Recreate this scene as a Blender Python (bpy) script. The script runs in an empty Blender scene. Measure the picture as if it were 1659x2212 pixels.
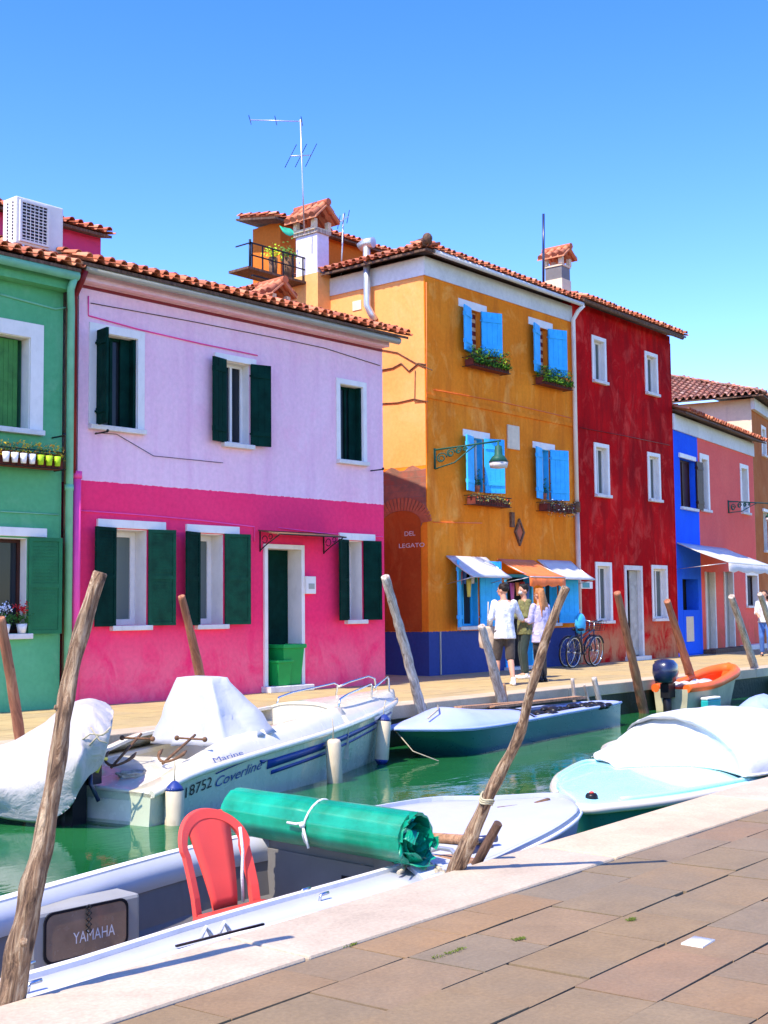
import bpy, bmesh, math, random
from mathutils import Vector, Matrix, noise
random.seed(7)
R = math.radians
SC = bpy.context.scene
COL = SC.collection
PI = math.pi

# ------------------------------------------------------------------ camera
F = 2700.0                                   # focal length in units of a 1659 x 2212 picture
YAW, PIT, ROL = 0.71379, 0.078103, -0.010123
CAMZ = 1.3
def _lvl(v):
    return Vector((v[0]*math.sin(YAW)+v[1]*math.cos(YAW), -v[0]*math.cos(YAW)+v[1]*math.sin(YAW), v[2]))
_cp, _sp, _cr, _sr = math.cos(PIT), math.sin(PIT), math.cos(ROL), math.sin(ROL)
_f, _u, _r = Vector((0, _cp, _sp)), Vector((0, -_sp, _cp)), Vector((1, 0, 0))
CR = _lvl(_cr*_r+_sr*_u); CD = _lvl(-(-_sr*_r+_cr*_u)); CF = _lvl(_f)
C0 = Vector((0, 0, CAMZ))
cam_d = bpy.data.cameras.new('camera'); cam = bpy.data.objects.new('camera', cam_d); COL.objects.link(cam)
cam_d.sensor_fit = 'HORIZONTAL'; cam_d.sensor_width = 36; cam_d.lens = F/1659*36
cam_d.clip_start = 0.1; cam_d.clip_end = 5000
cam.matrix_world = Matrix(((CR.x, -CD.x, -CF.x, 0), (CR.y, -CD.y, -CF.y, 0), (CR.z, -CD.z, -CF.z, CAMZ), (0, 0, 0, 1)))
SC.camera = cam
def ray(x, y): return (x-829.5)*CR + (y-1106)*CD + F*CF
def dep(x, y, t): return C0 + ray(x, y)*(t/F)
def g(x, y, z=0.0):
    v = ray(x, y); return C0 + v*((z-CAMZ)/v.z)
def on(x, y, Y):
    v = ray(x, y); return C0 + v*(Y/v.y)

# ------------------------------------------------------------------ world, sun, exposure
SUN = Vector((-0.93, -0.035, 1.40)).normalized()
w = bpy.data.worlds.new('World'); SC.world = w; w.use_nodes = True
nt = w.node_tree; bg = nt.nodes['Background']
sky = nt.nodes.new('ShaderNodeTexSky'); sky.sky_type = 'NISHITA'; sky.sun_disc = False
sky.sun_elevation = math.asin(SUN.z); sky.sun_rotation = math.atan2(SUN.x, SUN.y)
sky.air_density = 1.0; sky.dust_density = 0.25; sky.ozone_density = 2.6; sky.altitude = 0
hs = nt.nodes.new('ShaderNodeHueSaturation'); hs.inputs['Saturation'].default_value = 1.38; hs.inputs['Hue'].default_value = 0.525
nt.links.new(sky.outputs[0], hs.inputs['Color']); nt.links.new(hs.outputs[0], bg.inputs['Color'])
bg.inputs['Strength'].default_value = 0.15
sl = bpy.data.lights.new('sun', 'SUN'); sl.energy = 2.7; sl.angle = R(0.53); sl.color = (1, 0.91, 0.78)
so = bpy.data.objects.new('sun', sl); COL.objects.link(so)
so.rotation_euler = SUN.to_track_quat('Z', 'Y').to_euler(); so.location = (-20, 0, 40)
SC.view_settings.view_transform = 'Standard'; SC.view_settings.look = 'None'
SC.view_settings.exposure = 1.60; SC.view_settings.gamma = 1

# ------------------------------------------------------------------ mesh builder
INV = {}
class MB:
    def __init__(s, local=False): s.v = []; s.f = []; s.sm = []; s.local = local
    def q(s, pts, smooth=False):
        n = len(s.v); s.v += [Vector(p) for p in pts]; s.f.append(tuple(range(n, n+len(pts)))); s.sm.append(smooth); return s
    def box(s, x0, y0, z0, x1, y1, z1, M=None):
        n = len(s.v)
        P = [Vector((x, y, z)) for z in (z0, z1) for y in (y0, y1) for x in (x0, x1)]
        if M is not None: P = [M @ p for p in P]
        s.v += P
        for a in ((0, 2, 3, 1), (4, 5, 7, 6), (0, 1, 5, 4), (2, 6, 7, 3), (0, 4, 6, 2), (1, 3, 7, 5)):
            s.f.append(tuple(n+i for i in a)); s.sm.append(False)
        return s
    def loft(s, rings, closed=True, caps=True, smooth=True):
        n = len(s.v); k = len(rings[0])
        for r in rings: s.v += [Vector(p) for p in r]
        for i in range(len(rings)-1):
            for j in range(k if closed else k-1):
                a = n+i*k+j; b = n+i*k+(j+1) % k
                s.f.append((a, b, b+k, a+k)); s.sm.append(smooth)
        if caps and closed:
            s.f.append(tuple(n+j for j in range(k))[::-1]); s.sm.append(False)
            s.f.append(tuple(n+(len(rings)-1)*k+j for j in range(k))); s.sm.append(False)
        return s
    def tube(s, pts, r, n=8, caps=True, rough=0.0, seed=0):
        pts = [Vector(p) for p in pts]; rings = []; last = None
        for i, p in enumerate(pts):
            d = (pts[min(i+1, len(pts)-1)]-pts[max(i-1, 0)])
            d = d.normalized() if d.length > 1e-9 else Vector((0, 0, 1))
            if last is None:
                a = Vector((0, 0, 1)) if abs(d.z) < .9 else Vector((1, 0, 0)); u = d.cross(a).normalized()
            else: u = (last - d*last.dot(d)).normalized()
            last = u; w_ = d.cross(u); rr = r[i] if isinstance(r, (list, tuple)) else r
            ring = []
            for j in range(n):
                t = 2*PI*j/n; k = rr
                if rough: k = rr*(1+rough*noise.noise(Vector((p.x*7+seed+math.cos(t)*1.3, p.y*7+math.sin(t)*1.3, p.z*7))))
                ring.append(p+u*(math.cos(t)*k)+w_*(math.sin(t)*k))
            rings.append(ring)
        return s.loft(rings, True, caps)
    def cyl(s, a, b, r0, r1=None, n=16): return s.tube([a, b], [r0, r0 if r1 is None else r1], n)
    def cap(s, a, b, r0, r1, n=10):      # capsule
        a = Vector(a); b = Vector(b); d = (b-a).normalized(); pts = []; rs = []
        for i in range(5): t = PI/2*i/4; pts.append(a-d*r0*math.cos(t)); rs.append(max(r0*math.sin(t), .001))
        for i in range(5): t = PI/2*i/4; pts.append(b+d*r1*math.sin(t)); rs.append(max(r1*math.cos(t), .001))
        return s.tube(pts, rs, n)
    def ell(s, c, r, n=14, m=10, M=None):
        c = Vector(c); rings = []
        for i in range(m+1):
            t = -PI/2+PI*i/m; ring = []
            for j in range(n):
                p = Vector((r[0]*math.cos(t)*math.cos(2*PI*j/n), r[1]*math.cos(t)*math.sin(2*PI*j/n), r[2]*math.sin(t)))
                if abs(math.cos(t)) < 1e-6: p = Vector((1e-4*math.cos(2*PI*j/n), 1e-4*math.sin(2*PI*j/n), r[2]*math.sin(t)))
                if M is not None: p = M @ p
                ring.append(c+p)
            rings.append(ring)
        return s.loft(rings)
    def slab(s, P, th):                  # closed sheet: P = grid of points [i][j], thickness along -normal (z)
        ni, nj = len(P), len(P[0]); n = len(s.v)
        off = Vector((0, 0, -th)) if not isinstance(th, Vector) else th
        for r in P: s.v += [Vector(p) for p in r]
        for r in P: s.v += [Vector(p)+off for p in r]
        m = ni*nj
        for i in range(ni-1):
            for j in range(nj-1):
                a = n+i*nj+j
                s.f.append((a, a+1, a+nj+1, a+nj)); s.sm.append(True)
                s.f.append((a+m, a+m+nj, a+m+nj+1, a+m+1)); s.sm.append(True)
        def edge(L):
            for a, b in zip(L, L[1:]): s.f.append((n+a, n+a+m, n+b+m, n+b)); s.sm.append(False)
        edge([j for j in range(nj)]); edge([(ni-1)*nj+j for j in range(nj)][::-1])
        edge([i*nj for i in range(ni)][::-1]); edge([i*nj+nj-1 for i in range(ni)])
        return s
    def add(s, o):
        n = len(s.v); s.v += o.v; s.f += [tuple(n+i for i in f) for f in o.f]; s.sm += o.sm; return s
    def xf(s, M): s.v = [M @ v for v in s.v]; return s
def _root(o):
    while o.parent: o = o.parent
    return o
def part(name, mb, mt, parent=None, label=None, mods=None, bevel=0):
    me = bpy.data.meshes.new(name)
    vs = mb.v
    if parent is not None and not mb.local:
        Mi = INV[_root(parent).name]; vs = [Mi @ v for v in vs]
    me.from_pydata([tuple(v) for v in vs], [], mb.f); me.validate()
    if len(me.polygons) == len(mb.sm): me.polygons.foreach_set('use_smooth', mb.sm)
    bm = bmesh.new(); bm.from_mesh(me); bmesh.ops.recalc_face_normals(bm, faces=bm.faces); bm.to_mesh(me); bm.free()
    me.materials.append(mt)
    o = bpy.data.objects.new(name, me); COL.objects.link(o)
    if parent is not None: o.parent = parent
    if label: o['label'] = label
    if bevel:
        b = o.modifiers.new('b', 'BEVEL'); b.width = bevel; b.segments = 2; b.limit_method = 'ANGLE'; b.angle_limit = R(40); b.harden_normals = False
    return o
def thing(name, label, cat, loc=(0, 0, 0), rz=0.0, group=None):
    o = bpy.data.objects.new(name, None); COL.objects.link(o)
    o.empty_display_size = .2
    o.location = loc; o.rotation_euler = (0, 0, rz)
    INV[o.name] = (Matrix.Translation(Vector(loc)) @ Matrix.Rotation(rz, 4, 'Z')).inverted()
    o['label'] = label; o['category'] = cat
    if group: o['group'] = group
    return o
def solo(name, mb, mt, label, cat, group=None, bevel=0):
    xs = [v.x for v in mb.v]; ys = [v.y for v in mb.v]; zs = [v.z for v in mb.v]
    c = Vector(((min(xs)+max(xs))/2, (min(ys)+max(ys))/2, min(zs)))
    mb.v = [v-c for v in mb.v]
    o = part(name, mb, mt, None, bevel=bevel); o.location = c
    INV[o.name] = Matrix.Translation(c).inverted()
    o['label'] = label; o['category'] = cat
    if group: o['group'] = group
    return o
def struct(name, mb, mt, bevel=0, kind='structure'):
    o = part(name, mb, mt, None, bevel=bevel); o['kind'] = kind; return o

# ------------------------------------------------------------------ materials
def _new(name):
    m = bpy.data.materials.new(name); m.use_nodes = True; nt = m.node_tree
    return m, nt, nt.nodes['Principled BSDF']
class NB:
    def __init__(s, nt): s.nt = nt; s.tc = nt.nodes.new('ShaderNodeTexCoord').outputs['Object']
    def N(s, t, **k):
        n = s.nt.nodes.new(t)
        for a, b in k.items(): setattr(n, a, b)
        return n
    def L(s, a, b): s.nt.links.new(a, b)
    def mapping(s, scale=(1, 1, 1), loc=(0, 0, 0), rot=(0, 0, 0)):
        n = s.N('ShaderNodeMapping'); n.inputs['Scale'].default_value = scale; n.inputs['Location'].default_value = loc; n.inputs['Rotation'].default_value = rot
        s.L(s.tc, n.inputs['Vector']); return n.outputs[0]
    def noise(s, scale, detail=4, rough=.55, vec=None, dist=0):
        n = s.N('ShaderNodeTexNoise'); n.inputs['Scale'].default_value = scale; n.inputs['Detail'].default_value = detail
        n.inputs['Roughness'].default_value = rough; n.inputs['Distortion'].default_value = dist
        s.L(vec if vec is not None else s.tc, n.inputs['Vector']); return n.outputs['Fac']
    def ramp(s, fac, stops):
        n = s.N('ShaderNodeValToRGB'); e = n.color_ramp.elements
        while len(e) < len(stops): e.new(.5)
        for i, (p, c) in enumerate(stops):
            e[i].position = p; e[i].color = (c, c, c, 1) if isinstance(c, (int, float)) else (*c, 1)
        s.L(fac, n.inputs[0]); return n.outputs[0]
    def mix(s, fac, a, b, mode='MIX'):
        n = s.N('ShaderNodeMix', data_type='RGBA', blend_type=mode)
        for sock, v in ((n.inputs[0], fac), (n.inputs[6], a), (n.inputs[7], b)):
            if isinstance(v, (int, float)): sock.default_value = v
            elif isinstance(v, tuple): sock.default_value = (*v, 1)
            else: s.L(v, sock)
        return n.outputs[2]
    def math(s, op, a, b=0, clamp=False):
        n = s.N('ShaderNodeMath', operation=op, use_clamp=clamp)
        for sock, v in ((n.inputs[0], a), (n.inputs[1], b)):
            if isinstance(v, (int, float)): sock.default_value = v
            else: s.L(v, sock)
        return n.outputs[0]
    def sep(s, v=None):
        n = s.N('ShaderNodeSeparateXYZ'); s.L(v if v is not None else s.tc, n.inputs[0]); return n.outputs
    def bump(s, h, strength=.3, dist=.02, prev=None):
        n = s.N('ShaderNodeBump'); n.inputs['Strength'].default_value = strength; n.inputs['Distance'].default_value = dist
        s.L(h, n.inputs['Height'])
        if prev is not None: s.L(prev, n.inputs['Normal'])
        return n.outputs[0]
def mul(c, k): return tuple(min(1, x*k) for x in c)
def paint(name, col, rough=.55, var=.12, scale=3, bump=.0, metal=0, dirt=0, dirtc=(.12, .1, .07), coat=0, bscale=40):
    m, nt, p = _new(name); b = NB(nt)
    n1 = b.noise(scale, 6)
    c = b.mix(b.ramp(n1, [(.3, 0.), (.7, 1.)]), mul(col, 1-var), mul(col, 1+var))
    if dirt:
        n2 = b.noise(scale*2.3, 8, .7, vec=b.mapping((1, 1, .5), (3, 1, 5)))
        c = b.mix(b.math('MULTIPLY', b.ramp(n2, [(.5, 0.), (.75, 1.)]), dirt), c, dirtc)
    b.L(c, p.inputs['Base Color']); p.inputs['Metallic'].default_value = metal
    n3 = b.noise(scale*5, 4)
    b.L(b.math('ADD', b.math('MULTIPLY', n3, .2), rough-.1), p.inputs['Roughness'])
    p.inputs['Coat Weight'].default_value = coat
    if not metal and not coat: p.inputs['Specular IOR Level'].default_value = .22
    if bump: b.L(b.bump(b.noise(bscale, 5), bump, .01), p.inputs['Normal'])
    return m
def plaster(name, c1, c2, faded, fade=.35, bands=(), damp=None, streak=None, bumps=.35, sd=0, brickz=None):
    """lime plaster: c1/c2 mottling, faded patches, painted bands [(z, c1, c2)] below z, damp salts near the ground"""
    m, nt, p = _new(name); b = NB(nt)
    big = b.noise(.55, 7, .62, vec=b.mapping((1, 1, 1), (sd, sd*.7, 2)), dist=.6)
    mid = b.noise(2.1, 7, .65, vec=b.mapping((1, 1, .7), (sd+5, 1, 9)), dist=.8)
    fine = b.noise(14, 6, .6)
    stv = b.noise(1.0, 6, .6, vec=b.mapping((3.2, 3.2, .35), (sd, 4, 1)))
    z = b.sep()[2]
    base = b.mix(b.ramp(big, [(.32, 0.), (.66, 1.)]), c1, c2)
    fad = b.math('MULTIPLY', b.ramp(mid, [(.52, 0.), (.68, 1.)]), fade)
    base = b.mix(fad, base, faded)
    if streak: base = b.mix(b.math('MULTIPLY', b.ramp(stv, [(.47, 0.), (.68, 1.)]), .7), base, streak)
    zz = b.math('ADD', z, b.math('MULTIPLY', b.math('SUBTRACT', fine, .5), .05))
    for zb, a1, a2 in bands:
        t = b.math('LESS_THAN', zz, zb)
        bc = b.mix(b.ramp(big, [(.3, 0.), (.7, 1.)]), a1, a2)
        base = b.mix(t, base, bc)
    if damp:
        dz, dc, amt = damp
        t = b.math('SUBTRACT', 1.0, b.math('DIVIDE', z, dz), clamp=True)
        t = b.math('MULTIPLY', b.math('MULTIPLY', t, 1.8, clamp=True), b.ramp(mid, [(.34, 0.), (.54, 1.)]))
        base = b.mix(b.math('MULTIPLY', t, amt, clamp=True), base, dc)
    var = b.ramp(fine, [(.2, .88), (.8, 1.08)])
    base = b.mix(1.0, base, var, 'MULTIPLY')
    b.L(base, p.inputs['Base Color']); p.inputs['Roughness'].default_value = .9; p.inputs['Specular IOR Level'].default_value = .08
    h = b.math('ADD', b.math('MULTIPLY', mid, .6), b.math('MULTIPLY', fine, .25))
    b.L(b.bump(h, bumps, .05), p.inputs['Normal'])
    return m
def tiles_mat(name, cols, dirt=.35):
    m, nt, p = _new(name); b = NB(nt)
    rnd = b.N('ShaderNodeNewGeometry').outputs['Random Per Island']
    st = [(i/(len(cols)-1), c) for i, c in enumerate(cols)]
    c = b.ramp(rnd, st)
    n = b.noise(6, 7, .7)
    c = b.mix(b.math('MULTIPLY', b.ramp(n, [(.45, 0.), (.7, 1.)]), dirt), c, (.09, .06, .045))
    b.L(c, p.inputs['Base Color']); p.inputs['Roughness'].default_value = .85
    b.L(b.bump(b.noise(45, 4), .3, .01), p.inputs['Normal'])
    return m
def wood_mat(name, c1, c2, c3, scale=1.0, bump=.6, axis_scale=(14, 14, 2.2)):
    m, nt, p = _new(name); b = NB(nt)
    v = b.mapping(axis_scale)
    n1 = b.noise(1.6*scale, 8, .68, vec=v, dist=1.2); n2 = b.noise(5*scale, 6, .6)
    c = b.ramp(n1, [(.36, c1), (.5, c2), (.62, c3)])
    c = b.mix(b.math('MULTIPLY', b.ramp(n2, [(.55, 0.), (.75, 1.)]), .6), c, mul(c1, .6))
    vo = b.N('ShaderNodeTexVoronoi'); vo.inputs['Scale'].default_value = 7; b.L(b.mapping((1.6, 1.6, .8)), vo.inputs['Vector'])
    c = b.mix(b.ramp(vo.outputs['Distance'], [(.08, .85), (.17, 0.)]), c, mul(c1, .5))
    b.L(c, p.inputs['Base Color']); p.inputs['Roughness'].default_value = .85
    b.L(b.bump(b.math('ADD', n1, b.math('MULTIPLY', n2, .4)), bump, .03), p.inputs['Normal'])
    return m
def glass_mat(name, col=(.02, .025, .03), rough=.06):
    m, nt, p = _new(name); b = NB(nt)
    p.inputs['Base Color'].default_value = (*col, 1); p.inputs['Roughness'].default_value = rough
    p.inputs['Specular IOR Level'].default_value = .22
    b.L(b.bump(b.noise(1.5, 2), .08, .02), p.inputs['Normal'])
    return m
def cloth_mat(name, col, var=.08, rough=.8, scale=4, fold=.4):
    m, nt, p = _new(name); b = NB(nt)
    n = b.noise(scale, 6, .6, dist=1.0); c = b.mix(b.ramp(n, [(.3, 0.), (.7, 1.)]), mul(col, 1-var*1.6), mul(col, 1+var))
    b.L(c, p.inputs['Base Color']); p.inputs['Roughness'].default_value = rough
    p.inputs['Sheen Weight'].default_value = .1
    b.L(b.bump(n, fold, .05), p.inputs['Normal']); return m

M = {}
M['white'] = paint('white_paint', (.80, .75, .68), .5, .05, 4, .1, dirt=.25, dirtc=(.4, .38, .33))
M['stone'] = paint('white_stone', (.68, .64, .58), .75, .08, 5, .3, dirt=.35, dirtc=(.35, .3, .24))
M['pinkplaster'] = plaster('pink_plaster', (.88, .53, .60), (.93, .62, .68), (.92, .42, .54), .3,
    bands=((3.17, (.98, .035, .14), (.99, .050, .165)),), damp=(1.15, (.98, .26, .32), .42), streak=(.82, .44, .56), bumps=.25)
M['greenplaster'] = plaster('green_plaster', (.09, .36, .16), (.13, .44, .21), (.20, .48, .26), .35, bumps=.25, sd=3)
M['orangeplaster'] = plaster('orange_plaster', (.78, .195, .012), (.92, .285, .022), (.97, .46, .10), .6,
    bands=((.86, (.035, .055, .19), (.05, .085, .27)),), streak=(.62, .15, .015), bumps=.3, sd=11)
M['redplaster'] = plaster('red_plaster', (.30, .002, .004), (.68, .005, .007), (.78, .10, .07), .45,
    damp=(1.15, (.50, .19, .09), 1.0), streak=(.22, .006, .008), bumps=.35, sd=20)
M['salmon'] = plaster('salmon_plaster', (.80, .12, .10), (.88, .16, .12), (.82, .18, .14), .3, damp=(1.2, (.5, .12, .05), .6), bumps=.2, sd=8)
M['blue'] = plaster('blue_plaster', (.015, .10, .72), (.02, .14, .85), (.03, .2, .8), .3, bumps=.2, sd=9)
M['brownor'] = plaster('brown_orange_plaster', (.40, .11, .03), (.5, .17, .05), (.5, .24, .1), .4, bumps=.3, sd=2)
M['cream'] = plaster('cream_plaster', (.68, .56, .38), (.75, .64, .46), (.55, .45, .32), .5, bumps=.3, sd=6)
M['lilac'] = plaster('lilac_plaster', (.62, .58, .68), (.70, .66, .78), (.6, .55, .6), .3, bumps=.2, sd=6)
M['whiteplaster'] = plaster('white_plaster', (.62, .63, .60), (.72, .72, .70), (.5, .5, .46), .4, bumps=.2, sd=16)
M['tile'] = tiles_mat('roof_tiles', [(.34, .075, .03), (.55, .15, .06), (.48, .11, .04), (.65, .25, .12), (.28, .07, .035), (.6, .19, .08)], .25)
M['tileold'] = tiles_mat('old_roof_tiles', [(.35, .12, .07), (.25, .12, .08), (.5, .24, .15), (.2, .1, .07), (.45, .16, .09), (.55, .36, .26)], .4)
M['dkgreen'] = paint('dark_green_paint', (.002, .026, .018), .75, .35, 5, .2)
M['dkgreen'].node_tree.nodes['Principled BSDF'].inputs['Specular IOR Level'].default_value = .06
M['litgreen'] = paint('lit_dark_green_paint', (.003, .06, .028), .7, .35, 6, .2)  # lit copy of the dark green: light painted into the right-hand leaves
M['ggreen'] = paint('mid_green_paint', (.012, .14, .05), .5, .2, 4, .1)
M['planter'] = paint('dark_red_planter', (.14, .03, .02), .8, .3, 8)
M['shgreen'] = paint('shutter_green_paint', (.05, .20, .04), .55, .25, 6, .1)
M['blueshut'] = paint('light_blue_paint', (.04, .46, .86), .5, .12, 5, .1)
M['brownshut'] = paint('brown_shutter_paint', (.05, .015, .01), .5, .2, 5)
M['glass'] = glass_mat('window_glass')
M['netglass'] = glass_mat('net_curtained_glass', (.13, .16, .14), .25)
M['greyglass'] = glass_mat('grey_curtained_glass', (.10, .115, .10), .2)
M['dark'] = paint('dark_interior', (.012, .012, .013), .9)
M['curtain'] = cloth_mat('curtain_cloth', (.42, .45, .42), .15)
M['goldcurtain'] = cloth_mat('gold_curtain', (.35, .22, .08), .25)
M['beigecurtain'] = cloth_mat('beige_curtain', (.42, .40, .33), .2)
M['gutter'] = paint('grey_gutter', (.36, .35, .30), .5, .1, 3, metal=.3)
M['greenpipe'] = paint('green_pipe', (.18, .48, .30), .5, .12, 6)
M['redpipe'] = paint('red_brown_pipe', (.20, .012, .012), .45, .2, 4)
M['pinkpipe'] = paint('pink_pipe', (.95, .08, .32), .45, .1, 4)
M['creampipe'] = paint('cream_pipe', (.68, .48, .36), .45, .1, 4)
M['steel'] = paint('steel', (.6, .6, .6), .25, .05, 4, metal=1)
M['galv'] = paint('galvanised_steel', (.55, .56, .58), .4, .1, 8, metal=.7)
M['iron'] = paint('black_iron', (.015, .015, .016), .5, .2, 10)
M['greeniron'] = paint('green_iron', (.015, .085, .06), .5, .2, 10)
M['rust'] = paint('rusty_iron', (.16, .085, .045), .85, .4, 20, .3)
M['black'] = paint('black_plastic', (.012, .012, .014), .35, .1, 5)
M['navy'] = paint('navy_plastic', (.012, .018, .06), .3, .1, 5, coat=.3)
M['acwhite'] = paint('ac_casing', (.66, .64, .60), .5, .05, 5, dirt=.15)
M['cable'] = paint('cable', (.03, .025, .02), .6)
M['earth'] = paint('earth', (.10, .08, .06), .95, .3, .8, .3)
M['terracotta'] = paint('terracotta', (.45, .13, .06), .8, .15, 8, .1)
M['orangefab'] = cloth_mat('orange_canvas', (.80, .16, .02), .1)
M['whitefab'] = cloth_mat('white_canvas', (.55, .54, .52), .05)
M['skin'] = paint('skin', (.56, .28, .18), .5, .06, 8)
M['sparkgrey'] = cloth_mat('silver_cover', (.42, .43, .46), .06, .5, 3, .25)
M['tarp'] = cloth_mat('tarp_cloth', (.44, .405, .38), .12, .75, 3, .8)
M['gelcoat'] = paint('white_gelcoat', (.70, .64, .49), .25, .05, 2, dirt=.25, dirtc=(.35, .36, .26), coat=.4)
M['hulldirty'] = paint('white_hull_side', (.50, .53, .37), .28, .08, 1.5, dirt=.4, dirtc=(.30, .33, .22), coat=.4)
M['bluestripe'] = paint('navy_stripe', (.015, .05, .22), .35, .1, 3)
M['fender'] = paint('fender_vinyl', (.62, .50, .33), .45, .12, 5, dirt=.4, dirtc=(.32, .2, .1))
M['bluecap'] = paint('fender_cap', (.02, .04, .18), .45)
M['tealhull'] = paint('teal_hull', (.008, .085, .075), .3, .15, 2, dirt=.2, dirtc=(.02, .05, .03), coat=.4)
M['bluedeck'] = paint('pale_blue_deck', (.36, .43, .68), .4, .06, 2, dirt=.1)
M['greydeck'] = paint('pale_grey_boat_paint', (.46, .48, .52), .38, .05, 2, .05, dirt=.2, dirtc=(.36, .38, .44))
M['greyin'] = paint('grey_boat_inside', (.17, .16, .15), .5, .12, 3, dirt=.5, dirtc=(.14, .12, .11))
M['turq'] = paint('turquoise_gelcoat', (.40, .82, .86), .28, .05, 2, coat=.4)
M['tealside'] = paint('teal_hull_side', (.01, .16, .16), .3, .1, 2, coat=.3)
M['redplastic'] = paint('red_plastic', (.72, .07, .05), .45, .08, 4, dirt=.15, dirtc=(.5, .12, .1))
M['rope'] = paint('rope', (.42, .36, .25), .9, .25, 30, .4, bscale=120)
M['whiterope'] = paint('white_rope', (.62, .62, .58), .9, .15, 30, .4, bscale=120)
M['plank'] = wood_mat('plank_wood', (.22, .11, .05), (.38, .20, .10), (.5, .28, .15))
M['greywood'] = wood_mat('weathered_wood', (.20, .15, .11), (.42, .34, .27), (.60, .52, .44))
M['bark'] = wood_mat('bare_trunk_wood', (.07, .035, .018), (.32, .19, .10), (.60, .44, .27), 1.5, 1.0)
M['brownwood'] = wood_mat('brown_post_wood', (.20, .065, .03), (.34, .12, .055), (.42, .18, .09), .6, .3)
M['darkwood'] = wood_mat('dark_wood', (.05, .025, .015), (.11, .055, .03), (.18, .1, .06))
M['orangeboat'] = paint('orange_inflatable', (.85, .13, .02), .45, .1, 3)
M['beigehull'] = paint('beige_hull', (.42, .38, .24), .5, .15, 3, dirt=.3)
M['leaf'] = paint('leaves', (.06, .17, .02), .6, .4, 9)
M['leafgrey'] = paint('grey_leaves', (.14, .17, .08), .7, .35, 12)
M['yellow'] = paint('yellow_petals', (.80, .52, .02), .6, .2, 9)
M['orangeflower'] = paint('orange_petals', (.75, .28, .02), .6, .2, 9)
M['limeflower'] = paint('lime_leaves', (.38, .60, .02), .6, .2, 9)
M['redflower'] = paint('red_petals', (.75, .02, .02), .6, .2, 9)
M['whiteflower'] = paint('white_petals', (.8, .78, .8), .6, .1, 9)
M['moss'] = paint('moss', (.10, .13, .02), .95, .4, 30, .5)
M['binred'] = paint('green_bin', (.01, .30, .06), .35, .1, 4)

# green wire-mesh / film roll: slightly see-through plastic
def roll_mat():
    m, nt, p = _new('green_plastic_mesh'); b = NB(nt)
    wv = b.N('ShaderNodeTexWave'); wv.inputs['Scale'].default_value = 38; wv.inputs['Distortion'].default_value = .6
    wv.bands_direction = 'Y'; b.L(b.tc, wv.inputs['Vector'])
    n = b.noise(5, 6, .6)
    c = b.mix(b.ramp(n, [(.35, 0.), (.65, 1.)]), (.0, .19, .085), (.002, .36, .20))
    c = b.mix(b.math('MULTIPLY', wv.outputs['Fac'], .25), c, (.0, .20, .12))
    b.L(c, p.inputs['Base Color']); p.inputs['Roughness'].default_value = .32
    p.inputs['Coat Weight'].default_value = .3
    b.L(b.bump(wv.outputs['Fac'], .25, .01), p.inputs['Normal']); return m
M['roll'] = roll_mat()
def stripe_mat():
    m, nt, p = _new('red_striped_blind'); b = NB(nt)
    z = b.sep()[2]; t = b.math('GREATER_THAN', b.math('FRACT', b.math('MULTIPLY', z, 5.6)), .45)
    b.L(b.mix(t, (.62, .40, .22), (.16, .012, .01)), p.inputs['Base Color']); p.inputs['Roughness'].default_value = .8; return m
M['stripe'] = stripe_mat()
def water_mat():
    m, nt, p = _new('canal_water'); b = NB(nt)
    n = b.noise(.5, 4); c = b.mix(b.ramp(n, [(.3, 0.), (.7, 1.)]), (.006, .080, .020), (.015, .125, .036))
    b.L(c, p.inputs['Base Color']); p.inputs['Roughness'].default_value = .03; p.inputs['IOR'].default_value = 1.33
    a = b.noise(1.7, 5, .5, vec=b.mapping((1, 1.6, 1), rot=(0, 0, .3)), dist=.6); f = b.noise(7, 3, .5, vec=b.mapping((1, 1.8, 1)))
    big = b.noise(.45, 2)
    h = b.math('ADD', b.math('MULTIPLY', a, b.ramp(big, [(.4, .35), (.6, 1.)])), b.math('MULTIPLY', f, .10))
    b.L(b.bump(h, .14, .09), p.inputs['Normal']); return m
M['water'] = water_mat()
def slabs_mat(name, cols, dark=.25):
    m, nt, p = _new(name); b = NB(nt)
    rnd = b.N('ShaderNodeNewGeometry').outputs['Random Per Island']
    c = b.ramp(rnd, [(i/(len(cols)-1), k) for i, k in enumerate(cols)])
    n = b.noise(3.2, 8, .68, dist=.5); n2 = b.noise(60, 4, .6); n3 = b.noise(.9, 5, .6)
    c = b.mix(1.0, c, b.ramp(n, [(.25, .80), (.75, 1.15)]), 'MULTIPLY')
    c = b.mix(b.math('MULTIPLY', b.ramp(n3, [(.45, 0.), (.7, 1.)]), dark), c, (.18, .14, .085))
    c = b.mix(1.0, c, b.ramp(n2, [(.3, .86), (.7, 1.10)]), 'MULTIPLY')
    b.L(c, p.inputs['Base Color']); p.inputs['Roughness'].default_value = .82
    b.L(b.bump(b.math('ADD', n, b.math('MULTIPLY', n2, .35)), .4, .012), p.inputs['Normal']); return m
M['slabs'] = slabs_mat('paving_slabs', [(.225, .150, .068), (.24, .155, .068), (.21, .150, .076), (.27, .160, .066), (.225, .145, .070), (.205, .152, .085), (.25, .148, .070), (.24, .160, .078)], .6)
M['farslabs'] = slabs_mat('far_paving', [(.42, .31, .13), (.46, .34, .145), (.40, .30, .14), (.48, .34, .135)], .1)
M['edge'] = slabs_mat('istrian_stone', [(.52, .39, .25), (.55, .42, .275), (.48, .38, .26), (.55, .41, .25)], .22)
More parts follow.
